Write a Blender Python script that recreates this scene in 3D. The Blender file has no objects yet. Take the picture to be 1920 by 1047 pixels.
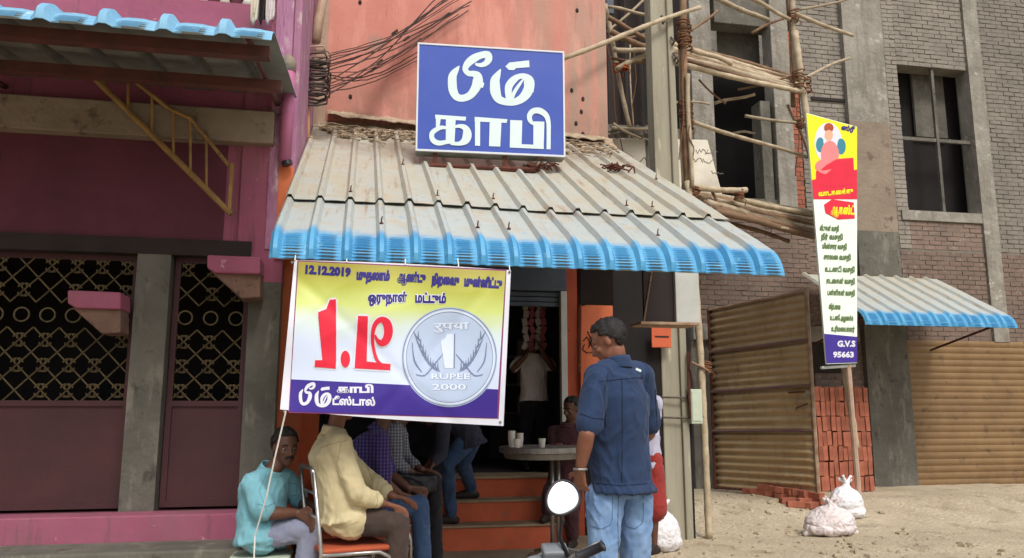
import bpy, bmesh, math, random
from mathutils import Vector, Matrix, Quaternion, noise

random.seed(7)
S = bpy.context.scene
COL = S.collection
R = math.radians
V = Vector

# ------------------------------------------------------------------ camera, sky, sun, exposure
FPX, EYE, HEAD, PITCH = 1500.0, 1.35, R(11.0), math.atan(246.5 / 1500)
fwd = V((math.sin(HEAD) * math.cos(PITCH), math.cos(HEAD) * math.cos(PITCH), math.sin(PITCH)))
rgt = V((math.cos(HEAD), -math.sin(HEAD), 0))
upv = rgt.cross(fwd)
cd = bpy.data.cameras.new('camera')
cam = bpy.data.objects.new('camera', cd)
COL.objects.link(cam)
cam.location = (0, 0, EYE)
cam.rotation_euler = Matrix((rgt, upv, -fwd)).transposed().to_euler()
cd.sensor_width = 36
cd.lens = 36 * FPX / 1920
cd.clip_start = 0.05
cd.clip_end = 400
S.camera = cam

W = bpy.data.worlds.new('World')
S.world = W
W.use_nodes = True
wn = W.node_tree
bg = wn.nodes['Background']
sky = wn.nodes.new('ShaderNodeTexSky')
sky.sky_type = 'NISHITA'
sky.sun_disc = False
sky.sun_elevation = R(52)
sky.sun_rotation = R(160)
sky.air_density = 1.0
sky.dust_density = 4.0
hs = wn.nodes.new('ShaderNodeHueSaturation')
hs.inputs['Saturation'].default_value = 0.38
wn.links.new(sky.outputs[0], hs.inputs['Color'])
wn.links.new(hs.outputs[0], bg.inputs[0])
bg.inputs[1].default_value = 0.135
sl = bpy.data.lights.new('sun', 'SUN')
sl.energy = 1.5
sl.angle = R(15)
sl.color = (1.0, 0.95, 0.87)
sun = bpy.data.objects.new('sun', sl)
COL.objects.link(sun)
sun.rotation_euler = (R(40), 0, R(8))
S.view_settings.view_transform = 'Standard'
S.view_settings.look = 'None'
S.view_settings.exposure = 0.42
S.view_settings.gamma = 1.0
S.view_settings.use_curve_mapping = False


def at(px, py, Y=None, Z=None):
    """world point seen at photo pixel (px,py) on the plane y=Y (or z=Z)"""
    d = fwd + rgt * ((px - 960) / FPX) + upv * ((523.5 - py) / FPX)
    t = Y / d.y if Y is not None else (Z - EYE) / d.z
    return V((0, 0, EYE)) + d * t


def atz(px, py, z):
    return at(px, py, Z=z)


# ------------------------------------------------------------------ objects
ORG = {}


def tag(o, label=None, cat=None, group=None, kind=None):
    if label: o['label'] = label
    if cat: o['category'] = cat
    if group: o['group'] = group
    if kind: o['kind'] = kind
    return o


def thing(name, label, cat, loc, group=None):
    o = bpy.data.objects.new(name, None)
    COL.objects.link(o)
    o.location = loc
    o.empty_display_size = 0.1
    ORG[o.name] = V(loc)
    return tag(o, label, cat, group)


class MB:
    def __init__(s):
        s.v = []; s.f = []; s.m = []; s.uv = {}

    def add(s, vs, fs, mi=0):
        b = len(s.v)
        s.v += [V(p) for p in vs]
        s.f += [tuple(b + i for i in f) for f in fs]
        s.m += [mi] * len(fs)
        return b

    def box(s, c, d, rot=None, mi=0, taper=1.0):
        x, y, z = d[0] / 2, d[1] / 2, d[2] / 2
        pts = []
        for dz in (-1, 1):
            k = taper if dz > 0 else 1
            for dx, dy in ((-1, -1), (1, -1), (1, 1), (-1, 1)):
                p = V((dx * x * k, dy * y * k, dz * z))
                if rot is not None: p = rot @ p
                pts.append(V(c) + p)
        s.add(pts, [(3, 2, 1, 0), (4, 5, 6, 7), (0, 1, 5, 4), (1, 2, 6, 5), (2, 3, 7, 6), (3, 0, 4, 7)], mi)
        return s

    def span(s, a, b, mi=0):
        a = V(a); b = V(b)
        return s.box((a + b) / 2, [abs(x) for x in (b - a)], None, mi)

    def tube(s, pts, r, n=8, cap=True, mi=0):
        pts = [V(p) for p in pts]
        if not isinstance(r, (list, tuple)): r = [r] * len(pts)
        b = len(s.v)
        prev = None
        for i, p in enumerate(pts):
            d = (pts[min(i + 1, len(pts) - 1)] - pts[max(i - 1, 0)])
            if d.length < 1e-9: d = V((0, 0, 1))
            d.normalize()
            if prev is None:
                a = d.cross(V((0, 0, 1)) if abs(d.z) < .9 else V((1, 0, 0))).normalized()
            else:
                a = (prev - d * prev.dot(d)).normalized()
            prev = a
            c = d.cross(a)
            for k in range(n):
                t = 2 * math.pi * k / n
                s.v.append(p + (a * math.cos(t) + c * math.sin(t)) * r[i])
        for i in range(len(pts) - 1):
            for k in range(n):
                s.f.append((b + i * n + k, b + i * n + (k + 1) % n, b + (i + 1) * n + (k + 1) % n, b + (i + 1) * n + k)); s.m.append(mi)
        if cap:
            s.f.append(tuple(b + k for k in reversed(range(n)))); s.m.append(mi)
            s.f.append(tuple(b + (len(pts) - 1) * n + k for k in range(n))); s.m.append(mi)
        return s

    def sheet(s, fn, nu, nv, th=None, mi=0, uv=True, mib=None):
        """grid surface fn(u,v); th: thickness vector -> closed slab"""
        b = len(s.v)
        for j in range(nv + 1):
            for i in range(nu + 1):
                s.v.append(V(fn(i / nu, j / nv)))
                s.uv[len(s.v) - 1] = (i / nu, j / nv)
        w = nu + 1
        for j in range(nv):
            for i in range(nu):
                s.f.append((b + j * w + i, b + j * w + i + 1, b + (j + 1) * w + i + 1, b + (j + 1) * w + i)); s.m.append(mi)
        if th is not None:
            th = V(th)
            c = len(s.v); n = (nu + 1) * (nv + 1)
            for k in range(n):
                s.v.append(s.v[b + k] + th)
                s.uv[len(s.v) - 1] = s.uv[b + k]
            for j in range(nv):
                for i in range(nu):
                    s.f.append((c + (j + 1) * w + i, c + (j + 1) * w + i + 1, c + j * w + i + 1, c + j * w + i)); s.m.append(mi if mib is None else mib)
            rim = [i for i in range(nu)] 
            for i in range(nu):
                s.f.append((b + i + 1, b + i, c + i, c + i + 1)); s.m.append(mi)
                q = nv * w
                s.f.append((b + q + i, b + q + i + 1, c + q + i + 1, c + q + i)); s.m.append(mi)
            for j in range(nv):
                s.f.append((b + j * w, b + (j + 1) * w, c + (j + 1) * w, c + j * w)); s.m.append(mi)
                q = nu
                s.f.append((b + (j + 1) * w + q, b + j * w + q, c + j * w + q, c + (j + 1) * w + q)); s.m.append(mi)
        return s

    def prism(s, poly, ex, mi=0):
        """poly: 3d outline, extruded by ex"""
        n = len(poly)
        ex = V(ex)
        s.add([V(p) for p in poly] + [V(p) + ex for p in poly],
              [tuple(range(n)), tuple(n + k for k in reversed(range(n)))] +
              [(k, n + k, n + (k + 1) % n, (k + 1) % n) for k in range(n)], mi)
        return s

    def sphere(s, c, r, seg=12, ring=8, M=None, mi=0, fn=None):
        if not isinstance(r, (list, tuple)): r = (r, r, r)
        pts = []
        for j in range(ring + 1):
            a = math.pi * j / ring
            for k in range(seg):
                t = 2 * math.pi * k / seg
                p = V((math.sin(a) * math.cos(t) * r[0], math.sin(a) * math.sin(t) * r[1], math.cos(a) * r[2]))
                if M is not None: p = M @ p
                p = V(c) + p
                if fn: p = fn(p)
                pts.append(p)
        fs = []
        for j in range(ring):
            for k in range(seg):
                q = (j * seg + k, j * seg + (k + 1) % seg, (j + 1) * seg + (k + 1) % seg, (j + 1) * seg + k)
                fs.append(tuple(reversed(q)))
        s.add(pts, fs, mi)
        return s

    def build(s, name, mats, parent=None, smooth=False, bevel=0.0):
        off = ORG.get(parent.name, V((0, 0, 0))) if parent is not None else V((0, 0, 0))
        me = bpy.data.meshes.new(name)
        me.from_pydata([tuple(p - off) for p in s.v], [], s.f)
        if not isinstance(mats, (list, tuple)): mats = [mats]
        for m in mats: me.materials.append(m)
        if len(mats) > 1:
            me.polygons.foreach_set('material_index', s.m)
        if s.uv:
            L = me.uv_layers.new(name='UVMap')
            for lp in me.loops:
                L.data[lp.index].uv = s.uv.get(lp.vertex_index, (0, 0))
        bm = bmesh.new(); bm.from_mesh(me)
        bmesh.ops.remove_doubles(bm, verts=bm.verts, dist=1e-6)
        bmesh.ops.recalc_face_normals(bm, faces=bm.faces)
        bm.to_mesh(me); bm.free()
        if smooth:
            me.polygons.foreach_set('use_smooth', [True] * len(me.polygons))
        o = bpy.data.objects.new(name, me)
        COL.objects.link(o)
        if parent is not None:
            o.parent = parent
            ORG[o.name] = off
        else:
            ORG[o.name] = V((0, 0, 0))
        if bevel:
            b = o.modifiers.new('bevel', 'BEVEL'); b.width = bevel; b.segments = 2; b.limit_method = 'ANGLE'
            b.harden_normals = False
        return o


def copy_tree(o, loc=None, rot=None, **kw):
    c = o.copy(); COL.objects.link(c)
    if loc is not None: c.location = loc
    if rot is not None: c.rotation_euler = rot
    for k, v in kw.items(): c[k] = v
    for ch in list(o.children):
        d = ch.copy(); COL.objects.link(d); d.parent = c
        for g in list(ch.children):
            e = g.copy(); COL.objects.link(e); e.parent = d
    return c


# ------------------------------------------------------------------ materials
def lin(r, g, b):
    f = lambda c: (c / 255 / 12.92) if c / 255 <= .04045 else ((c / 255 + .055) / 1.055) ** 2.4
    return (f(r), f(g), f(b), 1)


def pm(name, c1, c2=None, c3=None, sc=3.0, sc3=9.0, k3=0.62, rough=.8, metal=0., bump=.3, bsc=60., bdist=.004,
       stretch=(1, 1, 1), rnd=0.0, spec=.35, rrough=0.0):
    """procedural surface: c1/c2 mixed by large noise, c3 blotches where fine noise > k3, bumped, per-object value jitter"""
    m = bpy.data.materials.new(name); m.use_nodes = True
    nt = m.node_tree; N = nt.nodes; L = nt.links
    b = N['Principled BSDF']
    b.inputs['Roughness'].default_value = rough
    b.inputs['Metallic'].default_value = metal
    b.inputs['Specular IOR Level'].default_value = spec
    tc = N.new('ShaderNodeTexCoord'); mp = N.new('ShaderNodeMapping')
    mp.inputs['Scale'].default_value = stretch
    L.new(tc.outputs['Object'], mp.inputs[0])
    c2 = c2 or tuple(x * .72 for x in c1[:3]) + (1,)
    n1 = N.new('ShaderNodeTexNoise'); n1.inputs['Scale'].default_value = sc; n1.inputs['Detail'].default_value = 8; n1.inputs['Roughness'].default_value = .62
    L.new(mp.outputs[0], n1.inputs[0])
    r1 = N.new('ShaderNodeMapRange'); r1.inputs[1].default_value = .34; r1.inputs[2].default_value = .66
    L.new(n1.outputs[0], r1.inputs[0])
    mx = N.new('ShaderNodeMix'); mx.data_type = 'RGBA'
    mx.inputs[6].default_value = c1; mx.inputs[7].default_value = c2
    L.new(r1.outputs[0], mx.inputs[0])
    out = mx.outputs[2]
    if c3:
        n2 = N.new('ShaderNodeTexNoise'); n2.inputs['Scale'].default_value = sc3; n2.inputs['Detail'].default_value = 10; n2.inputs['Roughness'].default_value = .7
        L.new(mp.outputs[0], n2.inputs[0])
        r2 = N.new('ShaderNodeMapRange'); r2.inputs[1].default_value = k3; r2.inputs[2].default_value = k3 + .08
        L.new(n2.outputs[0], r2.inputs[0])
        m2 = N.new('ShaderNodeMix'); m2.data_type = 'RGBA'; m2.inputs[7].default_value = c3
        L.new(r2.outputs[0], m2.inputs[0]); L.new(out, m2.inputs[6]); out = m2.outputs[2]
    if rnd:
        oi = N.new('ShaderNodeObjectInfo'); hv = N.new('ShaderNodeHueSaturation')
        r3 = N.new('ShaderNodeMapRange'); r3.inputs[3].default_value = 1 - rnd; r3.inputs[4].default_value = 1 + rnd
        L.new(oi.outputs['Random'], r3.inputs[0]); L.new(r3.outputs[0], hv.inputs['Value']); L.new(out, hv.inputs['Color']); out = hv.outputs[0]
    L.new(out, b.inputs['Base Color'])
    if bump:
        n3 = N.new('ShaderNodeTexNoise'); n3.inputs['Scale'].default_value = bsc; n3.inputs['Detail'].default_value = 6
        L.new(mp.outputs[0], n3.inputs[0])
        bp_ = N.new('ShaderNodeBump'); bp_.inputs['Strength'].default_value = bump; bp_.inputs['Distance'].default_value = bdist
        L.new(n3.outputs[0], bp_.inputs['Height']); L.new(bp_.outputs[0], b.inputs['Normal'])
    m['_out'] = out.node.name
    return m


def overlay(m, color, fac_builder):
    """mix another pigment over an existing pm() material; fac_builder(nodes, links, texcoord) -> factor socket"""
    nt = m.node_tree; N = nt.nodes; L = nt.links
    b = N['Principled BSDF']
    src = b.inputs['Base Color'].links[0].from_socket
    tc = [n for n in N if n.type == 'TEX_COORD'][0]
    fs = fac_builder(N, L, tc)
    mx = N.new('ShaderNodeMix'); mx.data_type = 'RGBA'; mx.inputs[7].default_value = color
    L.new(fs, mx.inputs[0]); L.new(src, mx.inputs[6]); L.new(mx.outputs[2], b.inputs['Base Color'])
    return m


def nz(N, L, tc, scale, lo, hi, st=(1, 1, 1), detail=8, out='Object'):
    mp = N.new('ShaderNodeMapping'); mp.inputs['Scale'].default_value = st
    L.new(tc.outputs[out], mp.inputs[0])
    n = N.new('ShaderNodeTexNoise'); n.inputs['Scale'].default_value = scale; n.inputs['Detail'].default_value = detail; n.inputs['Roughness'].default_value = .65
    L.new(mp.outputs[0], n.inputs[0])
    r = N.new('ShaderNodeMapRange'); r.inputs[1].default_value = lo; r.inputs[2].default_value = hi
    L.new(n.outputs[0], r.inputs[0])
    return r.outputs[0]


def axis(N, L, tc, ax, lo, hi, out='Object'):
    sp = N.new('ShaderNodeSeparateXYZ'); L.new(tc.outputs[out], sp.inputs[0])
    r = N.new('ShaderNodeMapRange'); r.inputs[1].default_value = lo; r.inputs[2].default_value = hi
    L.new(sp.outputs[ax], r.inputs[0])
    return r.outputs[0]


def mul(N, L, a, b, op='MULTIPLY'):
    m = N.new('ShaderNodeMath'); m.operation = op; m.use_clamp = True
    L.new(a, m.inputs[0])
    if isinstance(b, (int, float)): m.inputs[1].default_value = b
    else: L.new(b, m.inputs[1])
    return m.outputs[0]


def flat(name, c, rough=.55, spec=.3, metal=0, bump=.1):
    return pm(name, c, tuple(x * .93 for x in c[:3]) + (1,), sc=6, rough=rough, spec=spec, metal=metal, bump=bump, bsc=90, bdist=.001)


M = {}
M['salmon'] = pm('salmon_plaster', lin(198, 136, 122), lin(184, 118, 104), lin(166, 130, 116), sc=1.1, sc3=2.4, k3=.6, bump=.35, bsc=22, bdist=.01, rough=.9)
overlay(M['salmon'], lin(150, 138, 122), lambda N, L, t: mul(N, L, mul(N, L, nz(N, L, t, 2.6, .36, .6, (2.2, 1, .16)), axis(N, L, t, 0, 1.75, 3.1)), .95))
overlay(M['salmon'], lin(128, 108, 92), lambda N, L, t: mul(N, L, mul(N, L, nz(N, L, t, 3.0, .3, .55), axis(N, L, t, 2, 4.95, 4.2)), .9))
overlay(M['salmon'], lin(150, 104, 92), lambda N, L, t: mul(N, L, nz(N, L, t, 7, .58, .66, (2.4, 1, .2)), .5))
overlay(M['salmon'], lin(214, 156, 140), lambda N, L, t: mul(N, L, nz(N, L, t, 1.9, .52, .62, (1.5, 1, .35)), .5))
M['orange'] = pm('orange_paint', lin(204, 112, 72), lin(188, 98, 62), lin(150, 86, 60), sc=2, sc3=5, k3=.64, rough=.75, bump=.2, bsc=30)
M['darkorange'] = pm('dark_orange_paint', lin(172, 82, 50), lin(150, 68, 44), lin(104, 60, 46), sc=2, sc3=7, k3=.6, rough=.8)
M['pink'] = pm('pink_plaster', lin(156, 88, 110), lin(138, 74, 96), lin(168, 130, 138), sc=1.4, sc3=7, k3=.68, rough=.9, bump=.4, bsc=18, bdist=.008)
overlay(M['pink'], lin(92, 66, 70), lambda N, L, t: mul(N, L, nz(N, L, t, 4, .56, .68, (2.5, 2.5, .25)), .6))
overlay(M['pink'], lin(186, 152, 150), lambda N, L, t: mul(N, L, nz(N, L, t, 9, .66, .70), .7))
overlay(M['pink'], lin(120, 90, 88), lambda N, L, t: mul(N, L, nz(N, L, t, 1.7, .52, .7, (1, 1, .5)), .6))
M['maroon'] = pm('shaded_maroon_paint', lin(98, 48, 62), lin(80, 40, 52), lin(62, 36, 42), sc=1.5, sc3=4, k3=.6, rough=.8)  # maroon paint with the shade below the stair mixed into its colour
M['maroon_metal'] = pm('maroon_gate_paint', lin(76, 40, 42), lin(60, 34, 36), lin(88, 60, 50), sc=2, sc3=12, k3=.66, rough=.6)
M['mauve'] = pm('lilac_plaster', lin(172, 122, 148), lin(148, 102, 130), lin(184, 164, 164), sc=3, sc3=9, k3=.55, rough=.9, bump=.6, bsc=14, bdist=.02, stretch=(1, 1, .4))
M['pinkpipe'] = pm('pink_pipe_paint', lin(176, 104, 138), lin(162, 92, 126), lin(200, 166, 176), sc=4, sc3=11, k3=.66, rough=.5)
M['grey'] = pm('grey_cement', lin(150, 145, 135), lin(118, 114, 104), lin(172, 168, 158), sc=2.2, sc3=6, k3=.58, rough=.95, bump=.9, bsc=14, bdist=.02)
overlay(M['grey'], lin(112, 106, 96), lambda N, L, t: mul(N, L, nz(N, L, t, 5, .5, .64, (1.6, 1, .3)), .7))
M['greydark'] = pm('dark_cement', lin(104, 100, 92), lin(84, 82, 74), lin(70, 66, 60), sc=2.5, sc3=6, k3=.58, rough=.95, bump=.8, bsc=16, bdist=.016)
overlay(M['greydark'], lin(132, 126, 114), lambda N, L, t: mul(N, L, nz(N, L, t, 6, .54, .66, (1.4, 1, .4)), .6))
M['beige'] = pm('beige_limewash', lin(142, 128, 112), lin(120, 108, 94), lin(98, 86, 76), sc=2, sc3=5, k3=.56, rough=.95, bump=.8, bsc=18, bdist=.015)
M['brownplaster'] = pm('stained_brown_plaster', lin(124, 96, 82), lin(100, 78, 68), lin(84, 62, 56), sc=4, sc3=9, k3=.56, rough=.95, bump=.8, bsc=24, bdist=.01)
M['pole'] = pm('precast_pole_concrete', lin(158, 152, 134), lin(132, 127, 110), lin(182, 178, 154), sc=4, sc3=9, k3=.58, rough=.9, bump=.6, bsc=40, bdist=.006, stretch=(1, 1, .12))
M['white'] = pm('whitewash', lin(222, 216, 202), lin(200, 192, 176), lin(146, 136, 122), sc=3, sc3=7, k3=.64, rough=.9, bump=.4, bsc=30)
M['bamboo'] = pm('weathered_bamboo', lin(176, 162, 138), lin(142, 126, 102), lin(104, 88, 70), sc=7, sc3=20, k3=.6, rough=.7, bump=.4, bsc=40, rnd=.18)
M['bamboo_dark'] = pm('old_brown_pole', lin(136, 108, 84), lin(108, 84, 64), lin(80, 60, 46), sc=7, sc3=18, k3=.58, rough=.8, bump=.5, bsc=40, rnd=.2)
M['rope'] = pm('coir_rope', lin(128, 88, 62), lin(98, 64, 46), sc=40, rough=.95, bump=.8, bsc=120)
M['rope_orange'] = pm('orange_rope', lin(176, 92, 48), lin(130, 66, 40), sc=40, rough=.95, bump=.8, bsc=120)
M['brick'] = pm('red_clay_brick', lin(162, 98, 76), lin(138, 80, 62), lin(180, 124, 98), sc=9, sc3=22, k3=.62, rough=.95, bump=.6, bsc=60, bdist=.004, rnd=.22)
M['brickwall'] = pm('weathered_wall_brick', lin(128, 108, 96), lin(108, 92, 84), lin(138, 128, 116), sc=3, sc3=8, k3=.56, rough=.95, bump=.6, bsc=60, rnd=.16)
M['brickgrey'] = pm('cement_smeared_brick', lin(138, 131, 121), lin(116, 110, 102), lin(100, 90, 82), sc=2.5, sc3=8, k3=.58, rough=.95, bump=.7, bsc=50, rnd=.14)
M['mortar'] = pm('mortar', lin(122, 115, 105), lin(104, 98, 90), sc=5, rough=1, bump=.6, bsc=50)
M['black'] = pm('shade_dark_interior', lin(34, 30, 30), lin(26, 24, 24), sc=2, rough=.95)  # near-black colour stands in for the shade inside unlit rooms and gaps
M['dark'] = pm('dark_brown_boards', lin(50, 40, 38), lin(38, 32, 30), sc=3, rough=.85)
M['interior'] = pm('dim_interior_paint', lin(84, 80, 84), lin(60, 56, 60), sc=2, rough=.9)
M['tread'] = pm('dusty_cement_tread', lin(160, 140, 112), lin(134, 116, 92), lin(110, 94, 76), sc=4, sc3=12, k3=.6, rough=.95, bump=.4)
M['riser'] = pm('orange_step_paint', lin(200, 100, 66), lin(176, 84, 54), lin(134, 102, 82), sc=3, sc3=7, k3=.6, rough=.8)
M['steel'] = pm('stainless_steel', lin(190, 188, 184), lin(150, 148, 146), sc=6, rough=.32, metal=.9, bump=.05)
M['dullsteel'] = pm('worn_steel', lin(150, 146, 140), lin(120, 118, 112), lin(96, 88, 80), sc=8, sc3=16, k3=.62, rough=.5, metal=.6)
M['rust'] = pm('rusted_iron', lin(96, 52, 40), lin(70, 40, 34), lin(128, 76, 52), sc=10, sc3=22, k3=.58, rough=.9, bump=.6)
M['yellowrail'] = pm('ochre_rail_paint', lin(156, 122, 70), lin(124, 96, 58), lin(96, 72, 50), sc=8, sc3=14, k3=.6, rough=.6)
M['goldiron'] = pm('tarnished_gold_iron', lin(112, 98, 66), lin(84, 72, 50), lin(52, 46, 38), sc=9, sc3=16, k3=.56, rough=.6, metal=.3)
M['cable'] = pm('black_cable', lin(50, 42, 40), lin(84, 68, 60), sc=20, rough=.6)
M['wire'] = pm('brown_wire', lin(96, 70, 62), lin(70, 50, 46), sc=20, rough=.6)
M['conduit'] = pm('grey_conduit', lin(176, 150, 130), lin(150, 124, 104), lin(120, 90, 70), sc=6, sc3=14, k3=.6, rough=.6)
M['conduit_orange'] = pm('ochre_conduit', lin(200, 152, 106), lin(178, 126, 86), lin(140, 98, 70), sc=6, sc3=14, k3=.62, rough=.6)
M['purlin'] = pm('red_oxide_purlin', lin(92, 54, 46), lin(72, 44, 40), sc=6, rough=.7)
M['boxgrey'] = pm('pale_grey_sheet', lin(186, 188, 184), lin(166, 168, 162), lin(150, 146, 136), sc=3, sc3=7, k3=.64, rough=.6)
M['greenbox'] = pm('pale_green_box', lin(186, 196, 176), lin(168, 178, 158), sc=5, rough=.6)
M['plastic'] = pm('white_woven_plastic', lin(226, 224, 226), lin(200, 198, 202), lin(176, 172, 170), sc=7, sc3=14, k3=.64, rough=.6, bump=.7, bsc=26, bdist=.012)
M['sackpink'] = pm('dusty_white_sack', lin(216, 206, 206), lin(196, 184, 182), lin(170, 156, 146), sc=5, sc3=12, k3=.64, rough=.7, bump=.7, bsc=24, bdist=.012)
M['shutterbrown'] = pm('brown_painted_sheet', lin(176, 150, 112), lin(156, 130, 94), lin(132, 106, 82), sc=1.6, sc3=5, k3=.6, rough=.55, bump=.15, stretch=(1, 1, .6))
overlay(M['shutterbrown'], lin(112, 84, 60), lambda N, L, t: mul(N, L, nz(N, L, t, 6, .54, .7, (2, 2, .5)), .5))
overlay(M['shutterbrown'], lin(186, 172, 146), lambda N, L, t: mul(N, L, nz(N, L, t, 3.4, .52, .7), .4))
M['sheetedge'] = pm('pale_rusty_edge', lin(172, 150, 128), lin(130, 96, 70), sc=6, rough=.7)
M['purple_rail'] = pm('dull_purple_rail', lin(104, 74, 84), lin(120, 96, 76), sc=2, rough=.6)
M['shutterdim'] = pm('dark_brown_shutter_paint', lin(128, 100, 66), lin(108, 84, 54), lin(90, 70, 50), sc=2, sc3=6, k3=.58, rough=.65)
M['shutter'] = pm('blue_grey_shutter', lin(78, 88, 98), lin(62, 70, 80), sc=3, rough=.6)
M['rubber'] = pm('black_rubber', lin(34, 34, 38), lin(46, 46, 52), sc=8, rough=.6)
M['blackpaint'] = pm('black_plastic', lin(30, 30, 34), lin(40, 40, 46), sc=5, rough=.35)
M['greyplastic'] = pm('grey_plastic', lin(120, 124, 128), lin(104, 108, 112), sc=5, rough=.5)
M['signwhite'] = flat('sign_letter_white', lin(206, 222, 222), rough=.5)
M['signblue'] = flat('sign_blue_vinyl', lin(54, 78, 166), rough=.42)
overlay(M['signblue'], lin(70, 90, 170), lambda N, L, t: mul(N, L, nz(N, L, t, 3, .4, .7), .6))
M['signframe'] = flat('sign_frame_paint', lin(206, 210, 214), rough=.4)
M['signside'] = pm('sign_box_sheet', lin(150, 152, 144), lin(122, 124, 116), sc=4, rough=.6)
M['vwhite'] = flat('banner_white', lin(214, 216, 226), rough=.45)
M['vnavy'] = flat('banner_navy_ink', lin(44, 36, 116), rough=.45)
M['vpurple'] = flat('banner_purple_ink', lin(62, 44, 138), rough=.4)
M['vred'] = flat('banner_red_ink', lin(216, 38, 62), rough=.45)
M['vmagenta'] = flat('banner_border_ink', lin(130, 60, 110), rough=.45)
M['silver'] = flat('coin_print_silver', lin(178, 194, 220), rough=.45)
M['silverd'] = flat('coin_print_shade', lin(112, 124, 154), rough=.45)
M['silverl'] = flat('coin_print_light', lin(208, 220, 238), rough=.45)
M['vyellow'] = flat('print_yellow', lin(236, 226, 30), rough=.45)
M['vpink'] = flat('print_pink', lin(232, 130, 130), rough=.45)
M['vskin'] = flat('print_skin', lin(226, 170, 140), rough=.45)
M['vteal'] = flat('print_teal', lin(60, 130, 150), rough=.45)
M['vgreen'] = flat('print_green_ink', lin(96, 116, 72), rough=.45)
M['vpale'] = flat('print_pale_green', lin(226, 240, 226), rough=.45)


def awning_mat(name, edge=.24, fade=.5):
    """blue coated sheet whose pans are covered in beige dust away from the eave (UV.y = metres up the slope, UV.x rib mask)"""
    m = pm(name, lin(84, 156, 196), lin(66, 138, 184), lin(120, 180, 210), sc=3, sc3=8, k3=.6, rough=.5, bump=.1)

    def f1(N, L, t):
        sp = N.new('ShaderNodeSeparateXYZ'); L.new(t.outputs['UV'], sp.inputs[0])
        wn_ = nz(N, L, t, 5, .2, .8)
        ad = N.new('ShaderNodeMath'); ad.operation = 'MULTIPLY_ADD'; ad.inputs[1].default_value = .10; L.new(wn_, ad.inputs[0]); L.new(sp.outputs[1], ad.inputs[2])
        r_ = N.new('ShaderNodeMapRange'); r_.inputs[1].default_value = edge + .0; r_.inputs[2].default_value = edge + .11; L.new(ad.outputs[0], r_.inputs[0]); a = r_.outputs[0]
        n = nz(N, L, t, 9, .24, .40, (1, 1, 1))
        return mul(N, L, mul(N, L, a, .88), n)
    overlay(m, lin(174, 176, 168), f1)

    def f2(N, L, t):
        a = axis(N, L, t, 1, fade, fade + 1.3, out='UV')
        n = nz(N, L, t, 4.5, .3, .6, (1, .5, .5))
        return mul(N, L, mul(N, L, a, n, 'MULTIPLY'), .95)
    overlay(m, lin(170, 166, 148), f2)
    overlay(m, lin(172, 158, 136), lambda N, L, t: mul(N, L, mul(N, L, nz(N, L, t, 7, .5, .62), axis(N, L, t, 1, edge, edge + .3, out='UV')), .6))
    overlay(m, lin(140, 110, 84), lambda N, L, t: mul(N, L, mul(N, L, nz(N, L, t, 6, .56, .7, (3.5, .35, .35)), axis(N, L, t, 1, edge, edge + .5, out='UV')), .75))
    overlay(m, lin(120, 118, 108), lambda N, L, t: mul(N, L, mul(N, L, nz(N, L, t, 11, .6, .68), axis(N, L, t, 1, edge - .1, edge + .3, out='UV')), .5))
    overlay(m, lin(118, 102, 84), lambda N, L, t: mul(N, L, mul(N, L, nz(N, L, t, 3.2, .42, .62), axis(N, L, t, 1, 2.4, 3.7, out='UV')), .9))
    return m


M['awning'] = awning_mat('dusty_blue_roof_sheet')
M['awning_old'] = awning_mat('dusty_old_roof_sheet', edge=-.5, fade=-.9)
M['awning_clean'] = pm('pale_blue_roof_sheet', lin(128, 178, 206), lin(112, 164, 196), lin(186, 206, 216), sc=3, sc3=8, k3=.62, rough=.5)
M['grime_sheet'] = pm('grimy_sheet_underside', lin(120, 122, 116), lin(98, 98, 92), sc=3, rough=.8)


def ink_gradient():
    m = bpy.data.materials.new('banner_gradient_ink'); m.use_nodes = True
    nt = m.node_tree; N = nt.nodes; L = nt.links; b = N['Principled BSDF']
    b.inputs['Roughness'].default_value = .42
    tc = N.new('ShaderNodeTexCoord'); sp = N.new('ShaderNodeSeparateXYZ'); L.new(tc.outputs['UV'], sp.inputs[0])
    n = N.new('ShaderNodeTexNoise'); n.inputs['Scale'].default_value = 3.0
    L.new(tc.outputs['UV'], n.inputs[0])
    a = N.new('ShaderNodeMath'); a.operation = 'MULTIPLY_ADD'; a.inputs[1].default_value = .22; L.new(n.outputs[0], a.inputs[0]); L.new(sp.outputs[1], a.inputs[2])
    r = N.new('ShaderNodeValToRGB'); L.new(a.outputs[0], r.inputs[0])
    e = r.color_ramp.elements
    e[0].position = .12; e[0].color = lin(160, 150, 60)
    e[1].position = .78; e[1].color = lin(200, 212, 234)
    for p, c in ((.3, lin(176, 180, 76)), (.46, lin(196, 208, 120)), (.6, lin(202, 216, 206))):
        q = e.new(p); q.color = c
    L.new(r.outputs[0], b.inputs['Base Color'])
    return m


M['gradient'] = ink_gradient()

# ------------------------------------------------------------------ ground
YW, YP, YB = 8.3, 6.2, 11.4       # shop wall, pink house wall, unfinished building wall
XL = -0.52                        # shop's left edge
XR = at(1138, 150, YW).x          # shop's right edge


def gz(x, y):
    """ground height: flat street rising to the building plots"""
    t = max(0, min(1, (y - 8.4) / 1.6)); t = t * t * (3 - 2 * t)
    k = max(0, min(1, (x - 2.6) / .8))
    h = .2 * t * k
    h += .02 * noise.noise(V((x * 1.3, y * 1.3, 0))) + .012 * noise.noise(V((x * 4, y * 4, 2)))
    return h


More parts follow.
